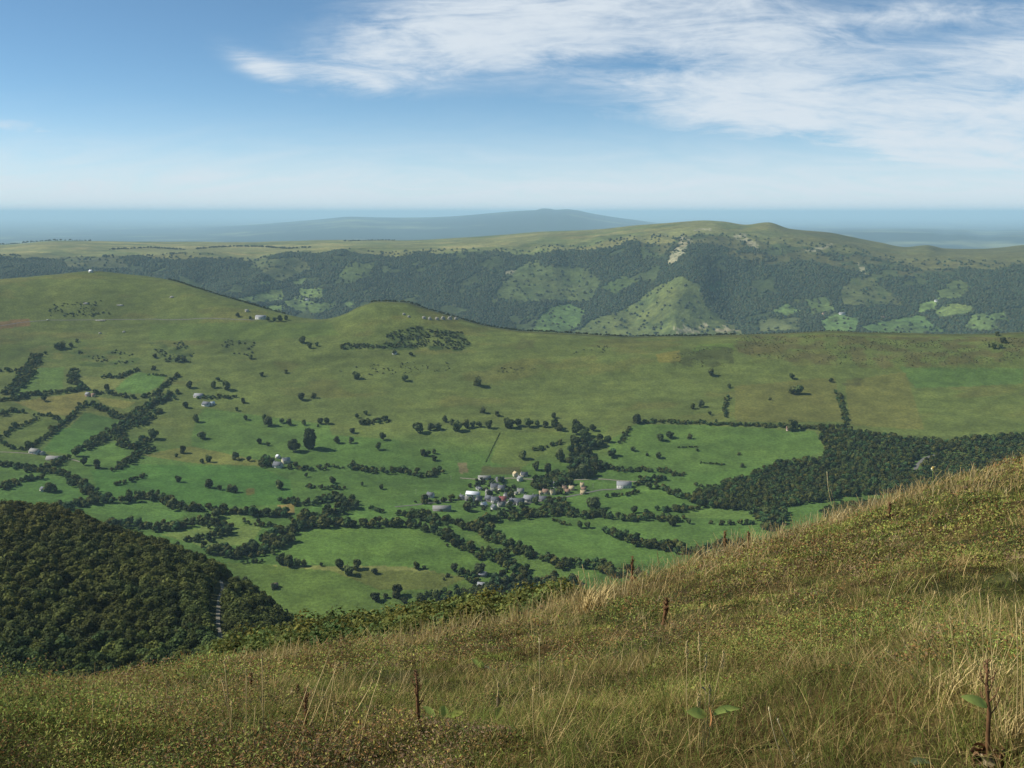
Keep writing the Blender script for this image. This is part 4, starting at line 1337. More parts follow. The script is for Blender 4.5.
house(552.5, 495, 7, 6, 3.2, 3.0, 25, 'cream', 'ochre', 'house', 'ochre house with yellowish roof right of the brown-roofed cream house', 'house', VG_, 2)
house(540.5, 494.5, 4, 4, 2.8, 1.6, 0, 'sand', 'ochre', 'shed', 'small ochre garage left of the brown-roofed cream house', 'shed', nwin=0, chim=0)
house(555, 488, 6, 5, 5.0, 2.4, -40, 'white', 'slate', 'house', 'narrow tall white house at the edge of the wood behind the village', 'house', VG_, 2)
house(543, 501.5, 11, 7, 3.0, 3.0, -8, 'stone', 'slate', 'house', 'grey house half hidden by trees at the right end of the village', 'house', VG_)
house(567.5, 493.5, 7, 6, 3.0, 2.2, -8, 'cream', 'brown', 'house', 'lower left cream holiday house of the group right of the village', 'house', 'ochre holiday houses', 2)
house(571.5, 490.5, 7, 6, 3.0, 2.4, -8, 'sand', 'ochre', 'house', 'upper left ochre holiday house of the group right of the village', 'house', 'ochre holiday houses', 2)
house(564.5, 490, 6, 5, 3.0, 2.2, 6, 'sand', 'brown', 'house', 'leftmost small brown-roofed holiday house right of the village', 'house', 'ochre holiday houses', 2)
house(583, 494.5, 7, 6, 2.8, 2.2, 0, 'sand', 'ochre', 'house', 'front one in the row of three ochre holiday houses', 'house', 'ochre holiday houses', 2)
house(583.5, 491.2, 7, 6, 2.8, 2.2, 0, 'sand', 'brown', 'house', 'middle one in the row of three ochre holiday houses', 'house', 'ochre holiday houses', 2)
house(582, 487.5, 5, 6, 3.6, 2.2, 0, 'cream', 'ochre', 'house', 'rear tall one in the row of three ochre holiday houses', 'house', 'ochre holiday houses', 2)
house(624, 488.5, 20, 9, 4.6, 3.4, -6, 'white', 'lauze', 'house', 'long white house alone in the field right of the village', 'house', nwin=5, chim=2)
house(507.5, 498.5, 9, 8, 3.6, 2.8, 20, 'pale', 'slate', 'house', 'small slate-roofed house right above the red-roofed house', 'house', VG_, 2)
house(488.5, 501, 8, 7, 3.8, 2.6, -24, 'stone', 'slate', 'house', 'dark stone house left of the pair with the red roof', 'house', VG_, 2)
house(489, 495.5, 9, 7, 4.0, 2.6, -10, 'pale', 'fibre', 'house', 'grey house between the big bright barn and the red-roofed house', 'house', VG_, 2)
house(510.5, 505.5, 7, 7, 3.6, 2.6, 40, 'white', 'slate', 'house', 'white-gabled house right below the red-roofed house', 'house', VG_, 2)
house(479, 501.5, 7, 6, 3.4, 2.4, 30, 'stone', 'slate', 'house', 'stone house just under the big bright barn', 'house', VG_, 2)
house(467.5, 501, 7, 6, 3.2, 2.2, 8, 'stone', 'fibre', 'barn', 'low stone barn at the left entrance of the village', 'barn', nwin=0, chim=0)
house(535.5, 500, 9, 7, 3.4, 2.6, 14, 'stone', 'slate', 'house', 'slate house between the light-roofed house and the wood', 'house', VG_, 2)
# farms of the slopes
house(278, 468, 13, 8, 3.8, 3.6, -18, 'white', 'slate', 'farmhouse', 'slate-roofed farmhouse with a white gable wrapped in dark trees', 'farmhouse')
house(286, 463.5, 11, 8, 4.2, 3.0, 30, 'cream', 'lauze', 'farmhouse', 'cream farmhouse upper right of the slate-roofed farmhouse', 'farmhouse')
house(278, 458.5, 5, 5, 3.2, 1.8, -40, 'white', 'metal', 'shed', 'small bright white shed above the slate-roofed farmhouse', 'shed', nwin=0, chim=0)
house(199, 398, 16, 9, 2.8, 3.0, -12, 'pale', 'lauze', 'barn', 'pale grey-roofed barn against the dark bank above the white farm', 'barn', nwin=0, chim=0)
house(206.5, 406.5, 13, 8, 3.6, 3.0, -20, 'white', 'slate', 'farmhouse', 'white farmhouse on the hillside under the dark bank', 'farmhouse')
house(212.5, 405.5, 7, 6, 3.6, 2.0, 40, 'white', 'metal', 'shed', 'small white shed right of the white hillside farmhouse', 'shed', nwin=0, chim=0)
house(35, 454, 14, 8, 3.6, 2.8, -16, 'white', 'fibre', 'farmhouse', 'white farm by the track at the far left of the valley', 'farmhouse')
house(41, 455, 10, 7, 2.6, 2.0, -16, 'pale', 'fibre', 'barn', 'low pale barn joined right of the white farm by the track', 'barn', nwin=0, chim=0)
house(55, 460.5, 22, 10, 2.4, 2.4, 4, 'stone', 'fibre', 'barn', 'wide flat grey-green barn right of the white farm by the track', 'barn', nwin=0, chim=0)
house(88, 396.5, 7, 6, 3.6, 2.6, -20, 'pink', 'lauze', 'house', 'small pink-walled house where two hedges meet on the left slope', 'house', nwin=2)
house(93.5, 397, 6, 6, 3.0, 2.2, 10, 'sand', 'brown', 'barn', 'brownish barn right of the small pink-walled house', 'barn', nwin=0, chim=0)
house(43, 491.5, 6, 5, 3.2, 2.0, -40, 'white', 'slate', 'hut', 'small white hut in the meadow at far left', 'hut', nwin=0, chim=0)
house(394.5, 354.5, 8, 6, 3.0, 2.2, -10, 'white', 'slate', 'hut', 'small white hut under the grassy knoll', 'hut', nwin=0, chim=0)
house(788.5, 431, 7, 6, 3.4, 2.4, -14, 'pink', 'brown', 'hut', 'small pinkish hut by a tree at the top of the right-hand field', 'hut', nwin=0, chim=0)
house(91, 272.5, 8, 7, 3.4, 2.2, -10, 'white', 'metal', 'hut', 'white hut on the very top of the left ridge', 'hut', nwin=0, chim=0)
house(261, 319.5, 22, 9, 4.2, 3.0, -6, 'white', 'lauze', 'house', 'long white roadside house on the brow of the left ridge', 'house', nwin=4)
house(247, 312, 8, 6, 2.6, 1.8, 10, 'cream', 'fibre', 'shed', 'small pale shed up the slope left of the long roadside house', 'shed', nwin=0, chim=0)
house(275, 588.5, 6, 5, 3.0, 1.6, 20, 'wood', 'brown', 'hut', 'dark weathered hut in the lowest pasture beside a bush', 'hut', nwin=0, chim=0)
house(481.5, 577, 11, 7, 2.6, 2.2, -24, 'stone', 'lauze', 'barn', 'grey-roofed field barn by a round tree below the biggest field', 'barn', nwin=0, chim=0)
house(482, 588, 9, 6, 2.4, 2.0, -10, 'stone', 'lauze', 'barn', 'second small field barn half sunk in the dark wood', 'barn', nwin=0, chim=0)
# far side of the next valley
house(842, 315, 26, 10, 6, 4, -8, 'white', 'lauze', 'house', 'white house far off among fields below the wooded ridge', 'house', nwin=4, dmin=4000)
house(883, 319, 20, 10, 5, 4, 10, 'pink', 'brown', 'house', 'pinkish house far off right of the distant white house', 'house', nwin=3, dmin=4000)
house(307, 301, 22, 10, 5, 4, -20, 'white', 'fibre', 'house', 'white house far off in the small bright fields left of the knoll', 'house', nwin=3, dmin=4000)
house(937, 302, 20, 10, 5, 4, 0, 'white', 'slate', 'house', 'far dark-roofed house at the corner of a distant field', 'house', nwin=3, dmin=4000)
house(824, 315, 20, 9, 5, 4, 30, 'sand', 'brown', 'house', 'far brownish house left of the distant white house', 'house', nwin=3, dmin=4000)

# poles ---------------------------------------------------------------------------------
M_POLE = plain_mat('weathered pole', (0.30, 0.27, 0.22), 0.9, 0.2, 2.0, 0.1)
for u, v, lab in [(416, 494.5, 'pale wooden utility pole in the meadow left of the small white house'), (451, 481, 'wooden utility pole on the slope above the big bright barn'), (593, 489, 'wooden utility pole right of the row of ochre holiday houses')]:
    p = hit(u, v, 900)
    root = empty('utility_pole', p)
    tag(root, lab, 'utility pole', 'utility poles of the village')
    mb = MB(); mb.tube([(0, 0, -0.5), (0, 0, 4), (0, 0, 8.5)], [0.2, 0.18, 0.14], 7); mb.build('post', M_POLE, root)
    mb = MB(); mb.box((0, 0.24, 7.9), (1.9, 0.14, 0.16)); mb.build('crossarm', M_POLE, root)
    mb = MB()
    for x in (-0.8, 0.0, 0.8):
        mb.tube([(x, 0.24, 7.98), (x, 0.24, 8.3)], [0.06, 0.08], 6)
    mb.build('insulator', MAT['pale'], root)

# white van on the ridge road ---------------------------------------------------------------
p = hit(48, 320.4, 900)
van = empty('van', (p[0], p[1], float(ground_z(p[0], p[1])) + 0.32), R(4))
tag(van, 'white van on the road across the left ridge', 'van')
mb = MB()
prof = [(-2.6, 0.4), (2.5, 0.4), (2.6, 1.1), (1.9, 1.35), (1.35, 2.3), (-2.5, 2.4), (-2.6, 1.2)]
vv_ = [(x, y, z) for y in (-0.95, 0.95) for x, z in prof]
k = len(prof)
mb.add(vv_, [(i, (i + 1) % k, k + (i + 1) % k, k + i) for i in range(k)], [(0, i + 1, i) for i in range(1, k - 1)] + [(k, k + i, k + i + 1) for i in range(1, k - 1)])
mb.build('body', MAT['white'], van)
mb = MB(); mb.box((0.95, -0.97, 1.72), (1.0, 0.06, 0.6)); mb.build('side_window', MAT['pane'], van)
mb = MB(); mb.add([(1.93, -0.8, 1.42), (1.93, 0.8, 1.42), (1.44, 0.8, 2.24), (1.44, -0.8, 2.24)], [(0, 1, 2, 3)]); mb.build('windscreen', MAT['pane'], van)
M_TYRE = plain_mat('tyre rubber', (0.02, 0.02, 0.02), 0.9, 0.1, 3.0, 0.2)
for x in (-1.6, 1.6):
    for y in (-0.9, 0.9):
        mb = MB(); mb.tube([(x, y - 0.12, 0.36), (x, y + 0.12, 0.36)], [0.36, 0.36], 14); mb.build('wheel', M_TYRE, van)

# rocks -------------------------------------------------------------------------------------
M_ROCK = plain_mat('pale volcanic rock', (0.29, 0.27, 0.225), 0.95, 0.35, 0.25, 0.1, 0.4)


def rock(u, v, w, h, d, label, group, seed, dmin=900.0, mat=None):
    p = hit(u, v, dmin)
    g = np.random.default_rng(seed)
    na, nb = 14, 7
    V = []
    for j_ in range(nb + 1):
        ph = math.pi * j_ / nb * 0.62
        for i_ in range(na):
            th = 2 * math.pi * i_ / na
            rr_ = 0.78 + 0.42 * g.random()
            V.append((math.cos(th) * math.sin(ph) * rr_ * w / 2, math.sin(th) * math.sin(ph) * rr_ * d / 2, math.cos(ph) * rr_ * h * 0.9 if j_ else h * 0.9))
    f = [(j_ * na + i_, (j_ + 1) * na + i_, (j_ + 1) * na + (i_ + 1) % na, j_ * na + (i_ + 1) % na) for j_ in range(nb) for i_ in range(na)]
    o = mesh_obj('rock_outcrop', V, f, mat or M_ROCK)
    o.location = [float(c) for c in p]
    tag(o, label, 'rock', group)
    return o


for i, (u, v, w, h) in enumerate([(404, 314.5, 8, 4), (409, 317, 7, 4), (424, 318.5, 9, 6), (430, 319.5, 9, 7), (437, 319.8, 10, 7), (443, 319.5, 10, 8), (450, 319.6, 12, 8), (456, 319.6, 9, 7)]):
    rock(u, v, w, h, 6, ('leftmost' if i == 0 else 'rightmost' if i == 7 else ORD[i] + ' from the left') + ' of the pale crags on the side of the grassy knoll', 'crags of the grassy knoll', 500 + i)
for i, (u, v, w, h, lab) in enumerate([(86, 304, 14, 4, 'long low pale crag in the middle of the left ridge'), (120, 305.5, 18, 3, 'pale rock ledge right of the long low crag on the left ridge'), (172, 297.5, 12, 4, 'small pale crag high on the left ridge shoulder'), (124, 332, 8, 3, 'pale boulder below the ridge road'), (100, 333.5, 8, 3, 'pale boulder left of the one below the ridge road'), (100, 320.6, 26, 2.4, 'reddish road bank on the left ridge')]):
    rock(u, v, w, h, 6, lab, 'rocks of the left ridge', 520 + i)

# ------------------------------------------------------------------ light, sky, air
sun = bpy.data.objects.new('sun', bpy.data.lights.new('sun', 'SUN'))
COL.objects.link(sun)
sun.data.energy = 4.7
sun.data.angle = R(0.53)
sun.data.color = (1.0, 0.965, 0.915)
sun.rotation_euler = Vector([-float(c) for c in SUN_DIR]).to_track_quat('-Z', 'Y').to_euler()

world = bpy.data.worlds.new('World')
sc.world = world
world.use_nodes = True
nt = world.node_tree
nt.nodes.clear()
wout = nt.nodes.new('ShaderNodeOutputWorld')
bg = nt.nodes.new('ShaderNodeBackground')
SKY_STRENGTH = 0.099
bg.inputs[1].default_value = SKY_STRENGTH
nt.links.new(bg.outputs[0], wout.inputs[0])
sky = nt.nodes.new('ShaderNodeTexSky')
sky.sky_type = 'NISHITA'
sky.sun_disc = False
sky.sun_elevation = SUN_EL
sky.sun_rotation = SUN_AZ
sky.altitude = 1700
sky.air_density = 0.68
sky.dust_density = 0.25
sky.ozone_density = 2.0
tc = nt.nodes.new('ShaderNodeTexCoord')
sep = nt.nodes.new('ShaderNodeSeparateXYZ')
nt.links.new(tc.outputs['Generated'], sep.inputs[0])
X, Y, Z = sep.outputs
m_ = lambda op, a, b=None, c=None, clamp=False: math_node(nt, op, a, b, c, clamp)
AZN = m_('ARCTAN2', X, Y)                       # bearing
ELN = m_('ARCSINE', Z)                          # height above the horizon
# position on a cloud layer (a gently curved one, so that streaks close up towards the horizon)
den = m_('ADD', Z, 0.30)
qx = m_('DIVIDE', X, den)
qy = m_('DIVIDE', Y, den)
cmb = nt.nodes.new('ShaderNodeCombineXYZ')
nt.links.new(qx, cmb.inputs[0]); nt.links.new(qy, cmb.inputs[1])


def mapping(rot, scl, loc=(0, 0, 0)):
    mp = nt.nodes.new('ShaderNodeMapping')
    mp.inputs['Rotation'].default_value = (0, 0, R(rot))
    mp.inputs['Scale'].default_value = scl
    mp.inputs['Location'].default_value = loc
    nt.links.new(cmb.outputs[0], mp.inputs[0])
    return mp.outputs[0]


def wnoise(vec, scale, detail, rough, dist=0.0):
    n = nt.nodes.new('ShaderNodeTexNoise')
    n.inputs['Scale'].default_value = scale
    n.inputs['Detail'].default_value = detail
    n.inputs['Roughness'].default_value = rough
    n.inputs['Distortion'].default_value = dist
    nt.links.new(vec, n.inputs['Vector'])
    return n.outputs['Fac']


n_str = wnoise(mapping(34, (1.7, 3.6, 1), (3, 1, 0)), 1.7, 9, 0.64, 1.6)       # drawn-out fibres
n_big = wnoise(mapping(15, (2.0, 2.6, 1), (7, 4, 0)), 1.2, 6, 0.6, 0.9)
n_fin = wnoise(mapping(52, (2.6, 7.5, 1), (1, 9, 0)), 3.2, 8, 0.7, 1.6)


def blob(u, v, ru, rv, slope=0.0, amp=1.0):
    """one bank of cirrus: bearing, height and extent in the sky"""
    a0, t0 = ray(u, v)
    e0 = math.atan(float(t0)); a0 = float(a0)
    da = m_('SUBTRACT', AZN, a0)
    de = m_('SUBTRACT', m_('SUBTRACT', ELN, e0), m_('MULTIPLY', da, slope))
    da = m_('DIVIDE', da, ru / F)
    de = m_('DIVIDE', de, rv / F)
    d2 = m_('ADD', m_('MULTIPLY', da, da), m_('MULTIPLY', de, de))
    return m_('MULTIPLY', m_('EXPONENT', m_('MULTIPLY', d2, -1.0)), amp)


blobs = [
    blob(500, 28, 130, 42, 0.05, 1.15), blob(640, 5, 170, 42, 0, 1.0), blob(420, 52, 90, 26, 0.1, 0.8), blob(330, 78, 60, 15, -0.12, 0.7), blob(262, 68, 34, 13, -0.4, 0.75),
    blob(760, 45, 150, 18, -0.05, 0.75), blob(740, 100, 120, 26, 0.0, 0.85), blob(880, 110, 170, 34, -0.05, 0.95), blob(1000, 75, 90, 32, 0.2, 0.7), blob(960, 12, 75, 12, -0.05, 0.9),
    blob(960, 158, 110, 30, -0.08, 0.85), blob(1020, 190, 110, 16, 0, 0.6), blob(1130, 110, 120, 60, 0, 0.9), blob(660, 80, 80, 9, 0.05, 0.5),
    blob(20, 128, 75, 9, -0.05, 0.7), blob(250, 150, 70, 7, 0, 0.35), blob(110, 165, 120, 8, -0.1, 0.4), blob(450, 172, 130, 12, 0.06, 0.5), blob(820, 20, 60, 10, 0.0, 0.4),
]
tot = None
for b in blobs:
    tot = b if tot is None else m_('ADD', tot, b)
tot = m_('MULTIPLY', m_('MINIMUM', tot, 1.25), 0.72)
tex = m_('ADD', m_('MULTIPLY', m_('SUBTRACT', n_str, 0.5), 1.9), m_('ADD', m_('MULTIPLY', m_('SUBTRACT', n_big, 0.5), 1.35), m_('MULTIPLY', m_('SUBTRACT', n_fin, 0.5), 0.65)))
dens = m_('ADD', tot, m_('MULTIPLY', tex, m_('MINIMUM', m_('ADD', m_('MULTIPLY', tot, 1.5), 0.04), 0.9)))
cloud = m_('MULTIPLY', map_range(nt, dens, 0.02, 1.15, 0.0, 1.0), 0.92)
# thin veil that whitens the lowest part of the sky, streaky
veil_h = m_('EXPONENT', m_('MULTIPLY', m_('MULTIPLY', ELN, ELN), -1.0 / (0.058 ** 2)))
veil = m_('MULTIPLY', veil_h, m_('ADD', 0.98, m_('MULTIPLY', m_('SUBTRACT', n_str, 0.5), 1.3)), clamp=True)
fac = m_('MAXIMUM', cloud, m_('MINIMUM', veil, 0.92))
mix = nt.nodes.new('ShaderNodeMix'); mix.data_type = 'RGBA'
nt.links.new(fac, mix.inputs[0])
tintn = nt.nodes.new('ShaderNodeMix'); tintn.data_type = 'RGBA'; tintn.blend_type = 'MULTIPLY'
tintn.inputs[0].default_value = 1.0
nt.links.new(sky.outputs[0], tintn.inputs[6])
tintn.inputs[7].default_value = (0.77, 0.95, 0.93, 1)
nt.links.new(tintn.outputs[2], mix.inputs[6])
cl = np.array([0.575, 0.63, 0.68]) / SKY_STRENGTH
mix.inputs[7].default_value = (*cl, 1)
nt.links.new(mix.outputs[2], bg.inputs[0])

# the air
zmin = float(ZG.min()) - 1.0
m, ntv, outv = new_mat('air')
pv = ntv.nodes.new('ShaderNodeVolumePrincipled')
pv.inputs['Color'].default_value = (0.60, 0.87, 1.0, 1)
pv.inputs['Density'].default_value = 3.5e-5
pv.inputs['Anisotropy'].default_value = 0.0
ntv.links.new(pv.outputs[0], outv.inputs['Volume'])
mb = MB()
ztop = max(8.0, float(ZG.max()) + 3)
mb.box((0, 0, (zmin + ztop) / 2), (400000, 400000, ztop - zmin))
hz = mb.build('haze', m)
tag(hz, kind='stuff')

# ------------------------------------------------------------------ near vegetation
def blades(name, x, y, h, width, lean, col, mat=M_GRASS, seg=2, curve=0.5, label=None, kind='stuff', cat='grass', tipw=0.15, sink=0.02):
    n = len(x)
    z = ground_z(x, y) - sink
    th = rng.random(n) * 2 * np.pi
    fx, fy = np.cos(th), np.sin(th)                        # face direction
    ld = rng.random(n) * 2 * np.pi
    lx, ly = np.cos(ld) * lean, np.sin(ld) * lean
    V = np.zeros((n, (seg + 1) * 2, 3)); 
    for s in range(seg + 1):
        t = s / seg
        w = width * (1 - t * (1 - tipw)) * 0.5
        off = h * (t * (1 - curve) + curve * t * t)
        cx, cy, cz = x + lx * off, y + ly * off, z + (h + sink) * t * np.sqrt(np.maximum(0.1, 1 - (lean * 0.6 * t) ** 2))
        V[:, s * 2] = np.stack([cx - fx * w, cy - fy * w, cz], 1)
        V[:, s * 2 + 1] = np.stack([cx + fx * w, cy + fy * w, cz], 1)
    base = (np.arange(n) * (seg + 1) * 2)[:, None]
    Fc = np.concatenate([base + np.array([2 * s, 2 * s + 1, 2 * s + 3, 2 * s + 2])[None] for s in range(seg)])
    o = mesh_obj(name, V.reshape(-1, 3), Fc, mat, tint=np.repeat(col, (seg + 1) * 2, 0))
    tag(o, label, cat, kind=kind)
    return o


def sample_near(n, r0, r1, power=0.0, azmax=45):
    """points on the near slope; power 0 spreads them evenly per log distance"""
    t = rng.random(n)
    if abs(power) < 1e-6:
        r = np.exp(math.log(r0) + t * math.log(r1 / r0))
    else:
        r = (r0 ** power + t * (r1 ** power - r0 ** power)) ** (1 / power)
    az = rng.uniform(R(-azmax), R(azmax), n)
    return np.sin(az) * r, np.cos(az) * r, r


def fields(x, y):
    straw = fbm(x / 2.2, y / 2.2, 201, 4)
    green = fbm(x / 1.1 + 40, y / 1.1, 207, 4)
    heath = fbm(x / 1.5 + 90, y / 1.5, 213, 4)
    return straw, green, heath


PAL = {
    'green': np.array([0.155, 0.19, 0.040]), 'lime': np.array([0.23, 0.23, 0.05]), 'dark': np.array([0.060, 0.075, 0.024]), 'olive': np.array([0.20, 0.175, 0.048]),
    'straw': np.array([0.50, 0.36, 0.145]), 'pale': np.array([0.52, 0.41, 0.20]), 'rust': np.array([0.18, 0.098, 0.036]), 'heather': np.array([0.135, 0.088, 0.052]),
}


def pick(q, probs, names):
    """one growth colour per plant; probs is a list of arrays"""
    tot_ = sum(probs)
    acc = np.zeros(len(q)); out = np.tile(PAL[names[-1]], (len(q), 1)); done = np.zeros(len(q), bool)
    for p_, nm in zip(probs, names):
        acc = acc + p_ / tot_
        sel = (q < acc) & ~done
        out[sel] = PAL[nm]
        done |= sel
    return out


# 1. short turf
x, y, r = sample_near(570000, 2.0, 42, -0.15)
straw, green, heath = fields(x, y)
fine = fbm(x / 0.45 + 13, y / 0.45, 251, 3)
fine2 = fbm(x / 0.22 + 71, y / 0.22, 257, 2)
az_ = np.arctan2(x, y)
sil_r = np.interp(az_, AZ, sil[0])
edge = sstep(0.45, 1.0, r / sil_r)
n = len(x)
h = 0.018 + 0.05 * rng.random(n) ** 1.8 + 0.05 * sstep(0, 0.2, straw) * rng.random(n) ** 2 + 0.07 * edge * rng.random(n)
w = np.maximum(0.0024, r * 0.00075) * (0.6 + 0.7 * rng.random(n))
z0 = np.zeros(n)
col = pick(rng.random(n), [np.clip(0.11 + 1.2 * straw + 0.3 * edge, .03, 1), np.clip(.26 + 1.6 * green, .02, 1), np.clip(.10 + 0.9 * fine, .01, 1), np.clip(.18 - fine, .03, 1), np.clip(.06 + 0.7 * fine2, 0, 1)],
           ['straw', 'green', 'lime', 'olive', 'rust'])
col = col * (0.6 + 0.7 * rng.random((n, 1))) * (0.98 + 1.5 * fbm(x / 0.8, y / 0.8, 271, 3))[:, None]
blades('grass', x, y, h, w, 0.3 + 1.5 * rng.random(n), col, label='short mixed green and straw-coloured turf covering the near slope')

# 2. small-leaved heath plants: bilberry and heather
x, y, r = sample_near(1180000, 2.0, 34, -0.1)
straw, green, heath = fields(x, y)
ok = heath > -0.08 + 0.2 * (rng.random(len(x)) - 0.3)
x, y, r, heath, straw = x[ok], y[ok], r[ok], heath[ok], straw[ok]
n = len(x)
fine = fbm(x / 0.42, y / 0.42, 231, 3)
fine2 = fbm(x / 0.30 + 31, y / 0.30, 233, 3)
fine3 = fbm(x / 0.7 + 11, y / 0.7, 237, 3)
bump_ = sstep(-0.08, 0.2, heath) * (0.45 + 1.6 * sstep(-0.2, 0.2, fine2))
z = ground_z(x, y) + (0.01 + 0.11 * rng.random(n)) * bump_ + 0.005
sz = np.maximum(0.0036, r * 0.00085) * (0.6 + 0.9 * rng.random(n))
nd = rng.normal(size=(n, 3)) + np.array([0, -0.1, 0.7]); nd /= np.linalg.norm(nd, axis=1)[:, None]
t1 = np.cross(nd, rng.normal(size=(n, 3))); t1 /= np.linalg.norm(t1, axis=1)[:, None]
t2 = np.cross(nd, t1)
P = np.stack([x, y, z], 1)
s1, s2 = sz[:, None] * 1.5, (sz * 0.5)[:, None]
V = np.stack([P - t1 * s1, P - t2 * s2, P + t1 * s1, P + t2 * s2], 1)
col = pick(rng.random(n), [np.clip(.25 + 1.4 * fine3, .02, 1), np.clip(.20 + 1.4 * fine, .02, 1), np.clip(.14 - 1.2 * fine, .02, 1), np.clip(.16 + 1.5 * fine2, .01, 1), np.clip(.15 - 1.4 * fine3, .01, 1), 0.05 + 0 * fine],
           ['green', 'dark', 'olive', 'rust', 'heather', 'lime'])
col = col * (0.62 + 0.65 * rng.random((n, 1))) * (1.65 + 2.3 * fbm(x / 0.8, y / 0.8, 271, 3))[:, None]
o = mesh_obj('heath', V.reshape(-1, 3), np.arange(n * 4).reshape(-1, 4), M_GRASS, tint=np.repeat(col, 4, 0))
tag(o, 'low small-leaved bilberry and heather cushions in the near turf', 'heath', kind='stuff')

# tussocks: denser, taller clumps of green and dead grass
cx, cy, cr_ = sample_near(3450, 2.3, 32, 0.4)
kb = 42
x = np.repeat(cx, kb); y = np.repeat(cy, kb); r = np.repeat(cr_, kb)
n = len(x)
cw = np.repeat(0.02 + 0.05 * rng.random(len(cx)), kb)
x = x + rng.normal(size=n) * cw; y = y + rng.normal(size=n) * cw
ch = np.repeat(0.06 + 0.13 * rng.random(len(cx)) ** 1.6, kb)
h = 0.8 * ch * (0.4 + 0.8 * rng.random(n))
w = np.maximum(0.0018, r * 0.0006) * (0.7 + 0.6 * rng.random(n))
names_ = ['straw', 'green', 'lime', 'olive', 'pale']
cidx = rng.choice(5, len(cx), p=[0.20, 0.38, 0.14, 0.24, 0.04])
base_ = np.array([PAL[k_] for k_ in names_])[cidx]
col = np.repeat(base_, kb, 0)
swap = rng.random(n) < 0.16
col[swap] = PAL['straw']
col = col * (0.6 + 0.65 * rng.random((n, 1)))
blades('tussock_grass', x, y, h, w, 0.3 + 1.0 * rng.random(n), col, seg=3, curve=0.7, label='bristly tussocks of green and dead grass dotted over the near slope')

# 3. dry stalks, thickest towards the edge of the slope
x, y, r = sample_near(172000, 3.2, 34, 0.8)
straw, green, heath = fields(x, y)
az_ = np.arctan2(x, y)
sil_r = np.interp(az_, AZ, sil[0])
edge = sstep(0.55, 0.95, r / sil_r) * sstep(R(-24), R(2), az_)
tuft = fbm(x / 0.7, y / 0.7, 241, 3)
pk = 0.02 + 0.75 * edge * sstep(-0.12, 0.12, tuft) + 0.18 * sstep(0.12, 0.27, straw)
ok = rng.random(len(x)) < pk
x, y, r, edge = x[ok], y[ok], r[ok], edge[ok]
n = len(x)
h = (0.08 + 0.22 * rng.random(n) ** 1.5) * (0.7 + 0.75 * edge)
w = np.maximum(0.0015, r * 0.0005) * (0.7 + 0.5 * rng.random(n))
col = np.where((rng.random(n) < 0.35)[:, None], PAL['pale'], PAL['straw']) * (0.65 + 0.55 * rng.random((n, 1)))
blades('dry_grass', x, y, h, w, 0.15 + 0.9 * rng.random(n) ** 1.5, col, seg=3, label='thin straw-coloured dry stalks standing out of the near turf', tipw=0.6)

# ------------------------------------------------------------------ single plants of the near slope
def gp(u, v, dmin=1.0, dmax=48):
    return hit(u, v, dmin, dmax)


M_STEM = plain_mat('dry brown stem', (0.17, 0.085, 0.035), 0.8, 0.35, 18.0, 0.2)
M_DEAD = plain_mat('dead curled leaf', (0.20, 0.105, 0.045), 0.8, 0.45, 22.0, 0.2)
M_DEADP = plain_mat('faded dead leaf', (0.36, 0.27, 0.15), 0.8, 0.35, 22.0, 0.2)
M_LEAF = plain_mat('broad green leaf', (0.44, 0.52, 0.13), 0.55, 0.25, 16.0, 0.2, transl=0.5)
M_LEAFY = plain_mat('yellowing leaf', (0.55, 0.54, 0.14), 0.6, 0.3, 16.0, 0.2, transl=0.5)
M_LEAFP = plain_mat('pale grey green leaf', (0.48, 0.55, 0.28), 0.6, 0.25, 16.0, 0.2, transl=0.45)
M_STRAW = plain_mat('dry straw', (0.52, 0.39, 0.16), 0.8, 0.3, 12.0, 0.2)
M_PALE = plain_mat('bleached grass', (0.56, 0.46, 0.23), 0.8, 0.25, 12.0, 0.2)
M_RUST = plain_mat('rust brown seed head', (0.16, 0.085, 0.04), 0.9, 0.4, 30.0, 0.1)
M_ORANGE = plain_mat('orange brown dry leaf', (0.36, 0.17, 0.06), 0.8, 0.4, 22.0, 0.2)
M_YEL = plain_mat('yellow petals', (0.80, 0.52, 0.03), 0.6, 0.1, 30.0, 0.2)
M_YELP = plain_mat('pale yellow petals', (0.85, 0.76, 0.42), 0.6, 0.1, 30.0, 0.2)


def px(n, d):
    """metres that n pixels of the photograph cover at distance d"""
    return n * d / F


def stalk_to(p, du, dv, dist):
    """offset across the view for a stem that reaches du px right and dv px up of its foot"""
    return np.array([px(du, dist), 0.0, px(dv, dist) * 1.08])


